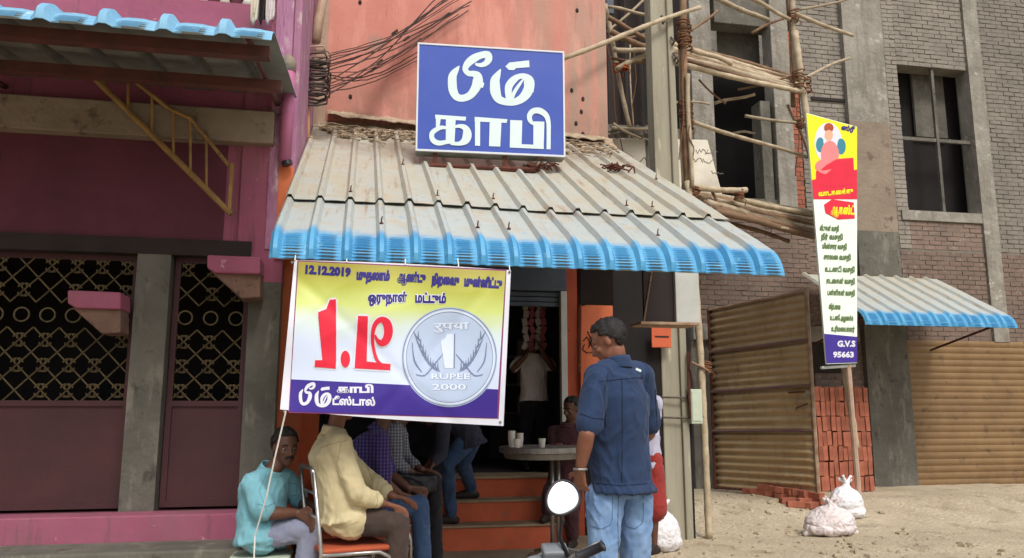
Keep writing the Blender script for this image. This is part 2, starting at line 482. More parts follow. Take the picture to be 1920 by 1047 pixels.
M['ground'] = pm('sandy_ground', lin(182, 168, 144), lin(162, 148, 126), lin(138, 126, 106), sc=1.2, sc3=5, k3=.6, rough=1, bump=1.0, bsc=24, bdist=.03)
overlay(M['ground'], lin(128, 114, 92), lambda N, L, t: mul(N, L, nz(N, L, t, 2.6, .54, .66), .6))
overlay(M['ground'], lin(206, 192, 164), lambda N, L, t: mul(N, L, nz(N, L, t, 14, .56, .66), .6))
M['apron'] = pm('dusty_cement_apron', lin(150, 136, 114), lin(128, 114, 94), lin(104, 92, 78), sc=2, sc3=8, k3=.6, rough=.95, bump=.5, bsc=40)
g = MB()
xs = [-60, -30, -12] + [-6 + i * .14 for i in range(120)] + [14, 30, 60]
ys = [-80, -30, -8] + [-1 + i * .14 for i in range(100)] + [16, 40, 90]
g.v = [V((x, y, gz(x, y) if abs(x) < 15 and -2 < y < 14 else (.2 if y > 10 else 0))) for y in ys for x in xs]
n_ = len(xs)
g.f = [(j * n_ + i, j * n_ + i + 1, (j + 1) * n_ + i + 1, (j + 1) * n_ + i) for j in range(len(ys) - 1) for i in range(n_ - 1)]
g.m = [0] * len(g.f)
tag(g.build('ground', M['ground'], smooth=True), kind='structure')
g = MB(); g.span((-.5, 5.6, -.05), (2.55, 8.3, .075))
tag(g.build('shop_apron', M['apron'], bevel=.015), kind='structure')

M['pebble'] = pm('pebbles', lin(186, 170, 142), lin(150, 136, 114), lin(196, 186, 166), sc=6, rnd=.2, rough=1)
g = MB(); rr = random.Random(3)
for i in range(900):
    x = rr.uniform(2.3, 6.2); y = rr.uniform(4.6, 10.6)
    if rr.random() < .3: x = rr.uniform(-.5, 6)
    if y < 8.4 and x < 2.6 and y > 5.5: continue
    r_ = rr.choice((.004, .005, .006, .007, .009, .012, .02)) * rr.uniform(.8, 1.3)
    q = V((x, y, gz(x, y) + r_ * .25)); ph = rr.uniform(0, 9)
    g.sphere(q, (r_ * 1.3, r_, r_ * .7), 6, 4, Matrix.Rotation(ph, 3, 'Z'), fn=lambda p: p + V((1, 1, 1)) * (.3 * r_ * noise.noise(p * 60)))
for i in range(150):
    x = rr.uniform(2.4, 6.6); y = rr.uniform(5.6, 10.8); r_ = rr.uniform(.015, .04)
    g.box((x, y, gz(x, y) + r_ * .25), (r_ * 2.2, r_ * 1.4, r_ * .8), Matrix.Rotation(rr.uniform(0, 6), 3, 'Z') @ Matrix.Rotation(rr.uniform(-.5, .5), 3, 'X'), taper=.7)
tag(g.build('pebbles', M['pebble']), 'scattered pebbles and crumbs of stone on the sandy ground', 'pebbles', kind='stuff')


def wb(mb, x0, y0, x1, y1, Y, dep, mi=0):
    """box whose front face covers a pixel rectangle of the plane Y"""
    ym, xm = (y0 + y1) / 2, (x0 + x1) / 2
    a = at(x0, ym, Y).x; b = at(x1, ym, Y).x; zt = at(xm, y0, Y).z; zb = at(xm, y1, Y).z
    mb.span((a, Y, zb), (b, Y + dep, zt), mi)
    return a, b, zb, zt


def part(name, mat_, parent, fn, bevel=0, smooth=False):
    m = MB(); fn(m)
    return m.build(name, mat_, parent, smooth=smooth, bevel=bevel)


# ------------------------------------------------------------------ roof sheets
def profile(length, edge=.25, a0=80, a1=28.7):
    pts = []; s = 0; y = 0; z = 0
    while s < length + 1e-6:
        pts.append((s, y, z, R(a1 + (a0 - a1) * max(0, 1 - s / edge))))
        st = .0055 if s < edge else .12
        a = pts[-1][3]; y += math.cos(a) * st; z += math.sin(a) * st; s += st
    return pts


def roof_sheet(mb, x0, nr, pitch, prof, s0, s1, Y0, Z0, lift=0, ribh=.034, crimp=.008, jit=0, ax=V((1, 0, 0)), dy=V((0, 1, 0))):
    fr = [0, .1, .22, .32, .46, .6, .74, .88]
    xs_ = [(k + f_) * pitch for k in range(nr) for f_ in fr] + [nr * pitch]
    hs_ = [h * ribh for k in range(nr) for h in (0, 1, 1, 0, 0, 0, 0, 0)] + [0]
    pan = [p for k in range(nr) for p in (0, 0, 0, .3, 1, 1, 1, .3)] + [0]
    pr = [p for p in prof if s0 - 1e-6 <= p[0] <= s1 + 1e-6]

    def fn(u, v):
        i = round(u * (len(xs_) - 1)); j = round(v * (len(pr) - 1))
        s, y, z, a = pr[j]
        nrm = V((0, -math.sin(a), math.cos(a)))
        nrm = dy * nrm.y + V((0, 0, nrm.z))
        h = hs_[i] * (1 if s > .05 else .4 + .6 * s / .05) + lift
        if s < .21: h += pan[i] * crimp * math.sin(2 * math.pi * s / .023)
        w = .004 * noise.noise(V((xs_[i] * 2 + jit, s * 3, jit))) + (.012 * noise.noise(V((x0 + xs_[i], s * .8, 4))) if s > .3 else 0)
        w += .005 * noise.noise(V((xs_[i] * 7 + jit * 3, s * 5, 1))) * (1 if s > .22 else .5)
        return ax * (x0 + xs_[i]) + dy * y + V((0, Y0 if ax.x > .9 else 0, Z0 + z)) + nrm * (h + w)
    b = len(mb.v)
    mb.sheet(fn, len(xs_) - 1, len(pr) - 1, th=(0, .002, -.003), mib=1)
    n = (len(pr)) * len(xs_)
    for k in range(n):
        j = k // len(xs_); i = k % len(xs_)
        for q in (b + k, b + n + k):
            mb.uv[q] = (hs_[i] / max(ribh, 1e-6), pr[j][0])


# ------------------------------------------------------------------ the coffee shop building
shop = thing('shop_building', 'salmon plastered shop with orange lower walls and stained upper wall', 'building', (XL, YW, 0))
ztop = 8.2
part('wall', M['salmon'], shop, lambda m: m.span((XL, YW, 2.95), (XR, YW + .25, ztop)))
DL = at(600, 700, YW).x; DR = at(1063, 650, YW).x; PR = at(1149, 640, YW).x
part('pier', M['orange'], shop, lambda m: m.span((XL, YW, .0), (DL, YW + .25, 2.95)))
part('pier', M['darkorange'], shop, lambda m: m.span((DR, YW, .0), (DR + .17, YW + .25, 2.95)))
# orange leaf in front of the right pier, top edge sloping
part('side_panel', M['orange'], shop, lambda m: m.prism([at(1090, 575, YW - .06), at(1149, 560, YW - .06), at(1149, 830, YW - .06), at(1088, 842, YW - .06)], (0, .05, 0)), bevel=.004)
part('wall', M['black'], shop, lambda m: m.span((DR + .17, YW + .04, 0), (XR + .9, YW + .2, 3.25)))  # black colour stands in for the shade of the side gap
part('shop_side_wall', M['orange'], shop, lambda m: m.span((XL - .05, YP + .12, 0), (XL, YW, 3.05)))
part('shop_side_wall', M['mauve'], shop, lambda m: m.span((XL - .05, YP + .12, 3.05), (XL, YW, ztop)))
part('corner_patch', M['orange'], shop, lambda m: wb(m, 519, 312, 547, 486, YP - .05, .05))
part('corner_strip', M['conduit'], shop, lambda m: m.span((XL, YW - .03, 3.6), (XL + .12, YW, ztop)))
# painted scribble on the orange leaf
def scrib(m):
    c = [(1094, 640), (1100, 632), (1106, 640), (1104, 652), (1112, 628), (1108, 645), (1114, 660), (1100, 662), (1092, 655), (1096, 646)]
    m.tube([at(x, y, YW - .063) for x, y in c], .006, 5)
    m.tube([at(x, y, YW - .063) for x, y in [(1102, 622), (1110, 640), (1118, 634)]], .007, 5)
part('painted_scribble', M['blackpaint'], shop, scrib)
# steps
Zs = [.30, .50, .70]; Ys = [7.62, 7.86, 8.1]
SX0 = at(700, 940, 7.8).x; SX1 = at(1068, 940, 7.8).x
SX0 = -0.3
for k in range(3):
    x1 = SX1 + .0
    p = part('step', M['riser'], shop, lambda m: m.span((SX0, Ys[k], .0 if k == 0 else Zs[k - 1] - .02), (x1, YW + (.3 if k == 2 else .0) + .0, Zs[k] - .025)), bevel=.008)
    part('tread', M['tread'], p, lambda m: m.span((SX0 - .004, Ys[k] - .02, Zs[k] - .025), (x1 + .006, YW + .3, Zs[k])), bevel=.01)
# room behind
def room(m):
    x0, x1 = XL + .02, XR - .1; y0, y1 = YW + .25, YW + 3.6
    m.span((x0, y0, .6), (x1, y1, .69)); m.span((x0, y1, .69), (x1, y1 + .1, 3.2))
    m.span((x0, y0, .69), (x0 + .08, y1, 3.2)); m.span((x1 - .08, y0, .69), (x1, y1, 3.2)); m.span((x0, y0, 3.2), (x1, y1, 3.3))
part('inner_room', M['interior'], shop, room)
part('shutter_box', M['shutter'], shop, lambda m: m.span((DL, YW - .02, 2.62), (DR, YW + .3, 2.94)), bevel=.01)
for k in range(3):
    part('shutter_slat', M['shutter'], shop, lambda m: m.span((DL + .01, YW + .03 + .004 * (k % 2), 2.62 - .055 * (k + 1)), (DR - .01, YW + .06, 2.62 - .055 * k - .008)), bevel=.006)
part('door_track', M['boxgrey'], shop, lambda m: m.span((DR - .07, YW - .03, .7), (DR - .002, YW + .06, 2.62)), bevel=.006)

# goods inside the shop
def inside(px, py, Y): return at(px, py, Y)
cab = thing('display_cabinet', 'dark glass fronted cabinet against the back of the dim shop', 'cabinet', at(1010, 850, 11.2))
o = at(1010, 850, 11.2)
part('cabinet_body', M['interior'], cab, lambda m: m.span((o.x - .7, 11.2, .69), (o.x + .6, 11.6, 1.3)), bevel=.01)
for k in range(3):
    part('shelf', M['dullsteel'], cab, lambda m: m.span((o.x - .7, 11.3, 1.3 + .4 * k), (o.x + .6, 11.6, 1.33 + .4 * k)))
for (sx, w) in ((-.7, .03), (.57, .03)):
    part('cabinet_side', M['interior'], cab, lambda m: m.span((o.x + sx, 11.25, 1.3), (o.x + sx + w, 11.6, 2.3)))
jarm = [flat('jar_red', lin(150, 74, 86)), flat('jar_cream', lin(160, 150, 142)), flat('jar_brown', lin(110, 70, 40)), flat('jar_green', lin(70, 110, 80))]
for k in range(12):
    lv = k // 4; xx = o.x - .5 + (k % 4) * .3
    j = MB().tube([(xx, 11.4, 1.33 + .4 * lv), (xx, 11.4, 1.55 + .4 * lv), (xx, 11.4, 1.58 + .4 * lv)], [.07, .07, .05], 12).build('snack_jar', jarm[k % 4])
    tag(j, '%s snack jar on the %s shelf of the dim shop cabinet' % (('red', 'cream', 'brown', 'green')[k % 4], ('lowest', 'middle', 'top')[k // 4]), 'jar', 'snack jars in the cabinet')
for k, (px, c) in enumerate(((985, 1), (997, 0), (1009, 1), (1018, 0))):
    t = at(px, 566, 8.75)
    m = MB()
    for i in range(6):
        m.box(t + V((.01 * math.sin(i * 2 + k), 0, -.09 * i - .05)), (.06, .02, .082), Matrix.Rotation(.5 * math.sin(i * 3 + k * 2), 3, 'Y'))
    m.tube([t + V((0, 0, .35)), t + V((0, 0, -.5))], .003, 4)
    tag(m.build('hanging_packet_strip', jarm[c]), ['leftmost pale strip of snack packets hanging in the doorway', 'red strip of packets hanging second from the left', 'pale strip of packets hanging third from the left', 'rightmost red strip of packets hanging in the doorway'][k], 'packet strip')

# ------------------------------------------------------------------ awning
aw = thing('shop_awning', 'dusty blue ribbed metal awning sloping over the coffee shop front', 'awning', (XL, 4.8, 2.24))
Z0 = at(503, 484, 4.8).z
AL = 4.08
PF = profile(AL)
pitch = (2.78 - XL) / 16
# seam where the old upper sheets overlap the lower ones
def slope_at(px, py):
    best = None
    for s, y, z, a in profile(AL):
        p = at(px, py, 4.8 + y)
        d = abs(p.z - (Z0 + z))
        if best is None or d < best[0]: best = (d, s)
    return best[1]
seam = slope_at(940, 396)
pfu = [p for p in PF if p[0] >= seam - .02]
for k in range(4):
    m = MB(); roof_sheet(m, XL + 4 * k * pitch, 4, pitch, PF, 0, seam + .15, 4.8, Z0, lift=.002 * (k % 2), jit=k)
    m.build('roof_sheet', [M['awning'], M['grime_sheet']], aw)
for k in range(4):
    m = MB(); roof_sheet(m, XL + 4 * k * pitch, 4, pitch, PF, seam - .02, AL, 4.8, Z0, lift=.024 + .003 * (k % 2), jit=k + 7)
    m.build('roof_sheet', [M['awning_old'], M['grime_sheet']], aw)
# red purlins and rafters underneath
def on_slope(s, lift=0, x=0):
    q = min(PF, key=lambda p: abs(p[0] - s))
    return V((x, 4.8 + q[1] - math.sin(q[3]) * lift, Z0 + q[2] + math.cos(q[3]) * lift))
for s in (.3, 1.5, 2.7, 3.8):
    a = on_slope(s, -.04, XL + .03); b = on_slope(s, -.04, 2.74)
    part('purlin', M['purlin'], aw, lambda m: m.tube([a, b], .025, 6))
for x in (XL + .1, 1.1, 2.65):
    part('rafter', M['purlin'], aw, lambda m: m.tube([on_slope(.28, -.09, x), on_slope(3.95, -.09, x)], .03, 6))
    part('bracket', M['purlin'], aw, lambda m: m.tube([on_slope(1.5, -.1, x), V((x, YW + .01, 2.9))], .02, 6))
# hook bolts
rb = random.Random(5)
bpos = [(1613, 0)]
m = MB()
for k in range(16):
    for s, pr_ in ((seam + .1, .4), (.42, .25), (seam + 1.2, .08)):
        if rb.random() < pr_:
            x = XL + (k + .16) * pitch
            p = on_slope(s + rb.uniform(-.03, .03), .035 + (.024 if s > seam else 0), x)
            m.tube([p, p + V((0, 0, .03)), p + V((.004, 0, .05))], [.006, .005, .004], 5)
            m.tube([p, p + V((0, 0, .008))], .014, 6)
ob = m.build('hook_bolts', M['rust'], aw)
ob['kind'] = 'stuff'

# rubble and dust on the upper end of the awning
rd = random.Random(11)
M['debris'] = pm('plaster_rubble', lin(176, 158, 134), lin(136, 118, 98), lin(196, 176, 150), sc=12, rough=1, bump=.7)
m = MB()
for k in range(700):
    x = rd.uniform(XL + .1, 2.7); s = AL - abs(rd.gauss(0, .28)) - .02
    if s < 2.6: continue
    r_ = rd.uniform(.008, .035)
    p = on_slope(s, .034 + r_ * .3, x)
    ph = rd.uniform(0, 6)
    m.sphere(p, (r_ * 1.7, r_, r_ * .6), 6, 4, Matrix.Rotation(ph, 3, 'Z'), fn=lambda q: q + V((1, 1, 1)) * (.5 * r_ * noise.noise(q * 40)))
for k in range(60):
    x = rd.uniform(XL + .1, 2.7); s = rd.uniform(3.1, AL); p = on_slope(s, .07, x)
    d = V((rd.uniform(-1, 1), rd.uniform(-.2, .2), rd.uniform(-.1, .1))).normalized() * rd.uniform(.1, .3)
    m.tube([p, p + d * .5 + V((0, 0, .02)), p + d], .005, 4)
tag(m.build('roof_rubble', M['debris']), 'plaster rubble and twigs along the top of the awning', 'rubble', kind='stuff')
# cement fillet between awning and wall
m = MB()
def fil(u, v):
    x = XL + .05 + u * (2.72 - XL)
    z0 = Z0 + PF[-1][2]
    return V((x, YW - .30 * (1 - v) + .03 * noise.noise(V((x * 4, v * 3, 0))), z0 - .18 + .34 * v + .035 * noise.noise(V((x * 5, v * 4, 9)))))
m.sheet(fil, 90, 8, th=(0, .04, -.04))
m.build('cement_fillet', M['debris'], shop)
# ragged torn strips of bitumen sheet
for k in range(3):
    x0 = XL + .15 + k * 1.02; z = Z0 + PF[-1][2] + .17 - .02 * k
    m = MB()
    m.sheet(lambda u, v: V((x0 + u * 1.0, YW - .005 - (.17 + .05 * noise.noise(V((u * 9, k, 3)))) * (1 - v), z - .05 * u + .10 * v + .022 * noise.noise(V((u * 7 + k, v * 2, k))) + .01 * noise.noise(V((u * 30, v * 5, k))))), 40, 4, th=(0, 0, -.012))
    m.build('flashing_strip', M['debris'], shop)

# junk on the awning: dry twig tangles
for (px, py, lab) in ((1015, 322, 'rusty brown scrap lying beside the foot of the blue sign'), (1155, 322, 'dark twig tangle near the right end of the awning top')):
    s = slope_at(px, py + 8); p0 = at(px, py + 6, on_slope(s).y) + V((0, 0, .04)); m = MB()
    for i in range(22):
        d = V((rd.gauss(0, .1), rd.gauss(0, .06), rd.gauss(0, .02) + .01))
        e = V((rd.gauss(0, .1), rd.gauss(0, .06), rd.gauss(0, .025) + .02))
        m.tube([p0 + d, p0 + (d + e) * .6 + V((0, 0, .03)), p0 + e], .007, 4)
    tag(m.build('twig_tangle', M['rust']), lab, 'debris')

# ------------------------------------------------------------------ pink house on the left
ph = thing('pink_house', 'pink plastered house with porch roof and grille gates', 'house', (-3, YP, 0))
XP = XL - .05
gx1 = at(460, 700, YP).x; gx0 = at(308, 700, YP).x; pl0 = at(236, 800, YP).x
zo = at(390, 462, YP).z; zpl = at(390, 955, YP).z
part('upper_wall', M['pink'], ph, lambda m: m.span((-9, YP, zo), (at(452, 360, YP).x, YP + .3, 8.2)))
part('corner_wall', M['pink'], ph, lambda m: m.span((at(452, 360, YP).x, YP - .03, at(480, 530, YP).z), (XP, YP + .1, 8.2)))
part('pillar', M['greydark'], ph, lambda m: m.span((gx1, YP - .035, 0), (XP, YP + .1, at(480, 530, YP).z)))
part('pillar', M['greydark'], ph, lambda m: m.span((pl0, YP - .035, 0), (gx0, YP + .3, zo)))
part('shaded_wall_panel', M['maroon'], ph, lambda m: m.span((-9, YP - .006, zo), (at(425, 330, YP).x, YP, at(390, 262, YP).z)))  # thin sheet over the pink: part maroon paint, part painted stair shade
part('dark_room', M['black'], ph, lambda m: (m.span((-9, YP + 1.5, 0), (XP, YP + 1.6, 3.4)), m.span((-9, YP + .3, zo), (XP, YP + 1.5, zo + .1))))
part('lintel', M['dark'], ph, lambda m: m.span((-9, YP - .042, zo - .08), (gx1 + .0, YP + .3, zo + .04)))
part('plinth', M['pink'], ph, lambda m: m.span((-9, YP - .28, 0), (at(446, 980, YP).x + .35, YP - .036, zpl)), bevel=.01)
part('plinth', M['maroon'], ph, lambda m: m.span((-9, YP - .036, 0), (gx1, YP + .5, zpl - .01)))
part('plinth_step', M['greydark'], ph, lambda m: m.span((-9, YP - .7, 0), (XP - .1, YP - .28, at(390, 1012, YP - .28).z)), bevel=.015)
part('stair_soffit_beam', M['beige'], ph, lambda m: m.span((-9, YP - .12, at(420, 264, YP - .12).z), (at(514, 230, YP - .12).x, YP - .001, at(420, 203, YP - .12).z)), bevel=.01)
# vertical peeling corner band and the pipe
def band(u, v):
    z = at(520, 470, YP).z + v * 5.5
    return V((at(506, 300, YP).x + u * .13, YP - .04 - .012 * abs(noise.noise(V((u * 9, z * 9, 1)))), z))
m = MB(); m.sheet(band, 10, 120, th=(0, .008, 0)); m.build('peeling_plaster', M['mauve'], ph)
px_ = at(539, 210, YP - .1)
zt_, zb_ = at(539, 132, YP - .1).z, at(539, 303, YP - .1).z
dp = part('drain_pipe', M['pinkpipe'], ph, lambda m: m.tube([(px_.x, px_.y, zb_), (px_.x, px_.y, zt_)], .045, 14), smooth=True)
part('pipe_collar', M['beige'], dp, lambda m: m.tube([(px_.x, px_.y, zt_ - .01), (px_.x + .002, px_.y, zt_ + .07), (px_.x - .02, px_.y + .03, zt_ + .12)], [.05, .05, .03], 14), smooth=True)
part('pipe_mouth', M['blackpaint'], dp, lambda m: m.tube([(px_.x + .02, px_.y - .0, zb_ - .03), (px_.x + .01, px_.y, zb_)], .04, 12))
# pink wedge ledge over the gate
for (dx, dy) in ((0, 0), (-262, 66)):
    yl = YP - .30
    q = [(388, 478), (488, 482), (488, 514), (404, 512), (388, 503)]
    m = MB(); m.prism([at(x + dx, y + dy, yl) for x, y in q], V((0, .26, 0))); le = m.build('sunshade_ledge', M['pink'], ph, bevel=.012)
    q = [(396, 510), (488, 514), (488, 558), (452, 560)]
    m = MB(); m.prism([at(x + dx, y + dy, yl + .04) for x, y in q], V((0, .22, 0))); m.build('ledge_haunch', M['brownplaster'], le, bevel=.01)
# iron grille gates
def gate(x0, x1, lab):
    G = thing('grille_gate', lab, 'gate', ((x0 + x1) / 2, YP + .1, zpl))
    yy = YP + .1
    zm = at(390, 757, yy).z; zlo = zpl + .02; zhi = zo - .08
    part('gate_panel', M['maroon_metal'], G, lambda m: m.span((x0, yy, zlo), (x1, yy + .02, zm)), bevel=.003)
    fr = MB()
    for z in (zlo + .01, zm, zhi - .02): fr.span((x0, yy - .02, z - .02), (x1, yy - .001, z + .02))
    for x in (x0 + .02, x1 - .02): fr.span((x - .02, yy - .022, zlo), (x + .02, yy - .002, zhi))
    fr.build('gate_frame', M['maroon_metal'], G)
    cell = .165; nx = max(1, int((x1 - x0) / cell)); H_ = zhi - zm; nz_ = 6; ch = H_ / nz_
    cell = (x1 - x0) / nx
    # shared meshes
    sc = MB()
    for sx in (-1, 1):
        for sz in (-1, 1):
            pts = []
            for i in range(15):
                a = i / 14 * 5.2; r_ = .036 * (1 - i / 20)
                pts.append(V((sx * (.034 + r_ * math.cos(a) - .03), 0, sz * (.03 + r_ * math.sin(a) - .012))))
            sc.tube(pts, .005, 5)
    scm = sc.build('scroll', M['goldiron'])
    cr = MB()
    cr.tube([V((-cell / 2, 0, -ch / 2)), V((cell / 2, 0, ch / 2))], .006, 5); cr.tube([V((cell / 2, .008, -ch / 2)), V((-cell / 2, .008, ch / 2))], .006, 5)
    crm = cr.build('diagonal_bars', M['goldiron'])
    ri = MB(); ri.tube([V((.05 * math.cos(t), 0, .05 * math.sin(t))) for t in [i * math.pi / 8 for i in range(17)]], .007, 5, cap=False)
    rim = ri.build('ring', M['goldiron'])
    for i in range(nx):
        for j in range(nz_):
            c = V((x0 + (i + .5) * cell, yy - .012, zm + (j + .5) * ch)) - ORG[G.name]
            kinds = [crm, scm] if j != 3 else [rim]
            if (i + j) % 5 == 4 and j != 3: kinds = [crm]
            for src in kinds:
                q = bpy.data.objects.new(src.name.split('.')[0], src.data); COL.objects.link(q); q.parent = G; q.location = c
    for src in (scm, crm, rim): bpy.data.objects.remove(src)
    return G
gate(gx0 + .01, gx1 - .01, 'maroon iron gate with gold scroll lattice left of the seated man in teal')
gate(pl0 - 1.55, pl0 - .01, 'maroon scroll lattice gate at the far left beyond the cement pillar')
part('wall_stub', M['maroon'], ph, lambda m: m.span((-9, YP, 0), (pl0 - 1.57, YP + .3, zo)))

# stair railing
sr = thing('stair_railing', 'ochre iron stair railing descending across the pink wall', 'railing', at(432, 400, YP - .15))
yr = YP - .16
Rl = lambda a, b, r_, nm='rail': part(nm, M['yellowrail'], sr, lambda m: m.tube([at(*a, yr), at(*b, yr)], r_, 8))
Rl((100, 30), (318, 205), .016, 'handrail'); Rl((318, 205), (357, 222), .016, 'handrail'); Rl((357, 222), (430, 312), .014, 'handrail')
Rl((60, 30), (434, 402), .022, 'stringer')
part('end_post', M['yellowrail'], sr, lambda m: m.span(at(427, 403, yr + .02), at(438, 306, yr - .02)), bevel=.004)
for x, y0, y1 in ((325, 207, 290), (357, 222, 322), (387, 262, 352), (285, 180, 252), (240, 140, 206), (195, 100, 160)):
    Rl((x, y0), (x, y1), .010, 'baluster')

# porch roof of the pink house
pr_ = thing('porch_roof', 'pale blue ribbed porch roof on the pink house at top left', 'awning', (-2, 4.4, 3.4))
ZP = at(420, 68, 4.4).z; XE = at(531, 50, 4.4).x
PF2 = profile(2.0, edge=.2, a0=62, a1=9.5)
for k in range(4):
    m = MB(); roof_sheet(m, XE - .06 - (k + 1) * 4 * .31, 4, .31, PF2, 0, 1.9, 4.4, ZP, ribh=.05, crimp=.011, jit=k + 3)
    m.build('roof_sheet', [M['awning_clean'], M['grime_sheet']], pr_)
for (py, Yq) in ((95, 4.62), (156, 5.35)):
    z = at(420, py, Yq).z
    part('purlin', M['purlin'], pr_, lambda m: m.span((-9, Yq - .035, z - .035), (XE - .09, Yq + .035, z + .035)))
for x in (XE - .2, -2.6, -4.5):
    part('rafter', M['purlin'], pr_, lambda m: m.tube([V((x, 4.5, ZP + .05)), V((x, YP, ZP + .3))], .02, 6))
# balcony above
bal = MB(); bal.span((-9, YP - .12, at(420, 48, YP).z - .3), (at(512, 20, YP).x, YP - .001, at(420, 18, YP).z))
bal.build('balcony_band', M['pink'], ph)
for k in range(9):
    x = at(505 - k * 42, 0, YP - .1).x
    part('baluster', M['white'], ph, lambda m: m.tube([(x, YP - .07, at(420, 18, YP).z + d_) for d_ in (0, .05, .12, .3, .42, .46)], [.05, .03, .05, .035, .05, .05], 10), smooth=True)
part('balcony_rail', M['pink'], ph, lambda m: m.span((-9, YP - .13, at(420, 18, YP).z + .46), (at(512, 20, YP).x, YP - .002, at(420, 18, YP).z + .56)))
part('balcony_recess', M['maroon'], ph, lambda m: m.span((-9, YP - .005, at(420, 18, YP).z), (at(512, 20, YP).x, YP, at(420, 18, YP).z + .46)))
cl = thing('hanging_clothes', 'pale striped clothes hanging from the balcony above the porch roof', 'clothes', at(490, 0, YP - .3))
for (px0, w, mt) in ((474, .07, 'white'), (490, .05, 'dark'), (502, .06, 'sackpink')):
    p = at(px0, -40, YP - .3)
    m = MB(); m.sheet(lambda u, v: V((p.x + u * w, p.y - .03 * math.sin(u * 9 + v * 3) , p.z - .34 * v - .03 * math.sin(u * 5))), 10, 10, th=(0, .006, 0))
    m.build('cloth', M[mt], cl, smooth=True)

# ------------------------------------------------------------------ lettering helpers
def ribbon(mb, pts, mapf, off, closed=False, grow=0.0, sub=5):
    """variable width stroke; pts (x,y,w) in a flat drawing, mapf(x,y,off)->world"""
    P = [V((p[0], p[1], p[2])) for p in pts]
    out = []
    n = len(P)
    for i in range(n - 1):
        p0, p1, p2, p3 = P[max(i - 1, 0)], P[i], P[i + 1], P[min(i + 2, n - 1)]
        for k in range(sub):
            t = k / sub
            out.append(.5 * ((2 * p1) + (p2 - p0) * t + (2 * p0 - 5 * p1 + 4 * p2 - p3) * t * t + (3 * p1 - p0 - 3 * p2 + p3) * t ** 3))
    out.append(P[-1])
    vs = []
    for i, p in enumerate(out):
        d = out[min(i + 1, len(out) - 1)] - out[max(i - 1, 0)]
        d = V((d.x, d.y)); d = d.normalized() if d.length > 1e-6 else V((1, 0))
        nn = V((-d.y, d.x)); w = max(p.z, 1) / 2 + grow
        vs.append(mapf(p.x + nn.x * w, p.y + nn.y * w, off + i * 2e-6)); vs.append(mapf(p.x - nn.x * w, p.y - nn.y * w, off + i * 2e-6))
    mb.add(vs, [(2 * i, 2 * i + 1, 2 * i + 3, 2 * i + 2) for i in range(len(out) - 1)])


def poly(mb, pts, mapf, off, grow=0, fine=0):
    if grow:
        cx = sum(p[0] for p in pts) / len(pts); cy = sum(p[1] for p in pts) / len(pts)
        q = []
        for x, y in pts:
            l = math.hypot(x - cx, y - cy); q.append((x + (x - cx) / l * grow * 1.3, y + (y - cy) / l * grow * 1.3))
        pts = q
    if not fine:
        mb.add([mapf(x, y, off) for x, y in pts], [tuple(range(len(pts)))]); return
    bm = bmesh.new(); bm.faces.new([bm.verts.new((x, y, 0)) for x, y in pts])
    bmesh.ops.triangulate(bm, faces=bm.faces[:])
    for _ in range(6):
        es = [e for e in bm.edges if e.calc_length() > fine]
        if not es: break
        bmesh.ops.subdivide_edges(bm, edges=es, cuts=1)
        bmesh.ops.triangulate(bm, faces=bm.faces[:])
    bm.verts.index_update()
    mb.add([mapf(v.co.x, v.co.y, off) for v in bm.verts], [tuple(v.index for v in f.verts) for f in bm.faces]); bm.free()


def text_mesh(body, bold=.018):
    c = bpy.data.curves.new('t', 'FONT'); c.body = body; c.resolution_u = 2; c.bevel_depth = bold; c.bevel_resolution = 0
    o = bpy.data.objects.new('t', c); COL.objects.link(o)
    dg = bpy.context.evaluated_depsgraph_get()
    me = o.evaluated_get(dg).to_mesh()
    vs = [v.co.copy() for v in me.vertices]; fs = [tuple(p.vertices) for p in me.polygons]
    o.evaluated_get(dg).to_mesh_clear()
    bpy.data.objects.remove(o); bpy.data.curves.remove(c)
    return vs, fs


def text(mb, body, p0, p1, h, mapf, off, bold=.03, arc=None, xf=1):
    """fit body between p0 and p1 (baseline, drawing units, y down); h = height of one em/1.4"""
    vs, fs = text_mesh(body, bold)
    x0 = min(v.x for v in vs); x1 = max(v.x for v in vs)
    out = []
    dx, dy = p1[0] - p0[0], p1[1] - p0[1]; L = math.hypot(dx, dy); ux, uy = dx / L, dy / L
    for v in vs:
        t = (v.x - x0) / (x1 - x0); yy = v.y * h
        if arc:
            cx, cy, r, a0, a1 = arc; a = a0 + (a1 - a0) * t; rr_ = r + yy if r > 0 else -r - yy
            x, y = cx + rr_ * math.cos(a), cy - rr_ * math.sin(a)
        else:
            x, y = p0[0] + ux * L * t + uy * yy, p0[1] + uy * L * t - ux * yy
        out.append(mapf(x, y, off + v.z * .004))
    mb.add(out, fs)


# ------------------------------------------------------------------ blue sign on the awning
YS = 6.75
sTL = at(783, 80, YS); zB = at(779, 283, YS).z
def solveY(px, py, z):
    d = fwd + rgt * ((px - 960) / FPX) + upv * ((523.5 - py) / FPX)
    return (z - EYE) / d.z * d.y
yR = solveY(1058, 97, sTL.z)
sTR = at(1058, 97, yR)
sx = (sTR - sTL); SW = sx.length; sx.normalize(); SH = sTL.z - zB
sn = sx.cross(V((0, 0, 1))).normalized()      # towards the street
if sn.y > 0: sn = -sn
sg = thing('shop_sign', 'blue box sign with white Tamil lettering standing on the awning', 'sign', sTL + sx * SW / 2 - V((0, 0, SH)))
def onsign(u, w, off=0): return sTL + sx * u - V((0, 0, w)) + sn * off
def pxsign(px, py, off):
    d = fwd + rgt * ((px - 960) / FPX) + upv * ((523.5 - py) / FPX)
    o = V((0, 0, EYE)); t = (sTL - o).dot(sn) / d.dot(sn)
    return o + d * t + sn * off
rotS = Matrix((sx, -sn, V((0, 0, 1)))).transposed()
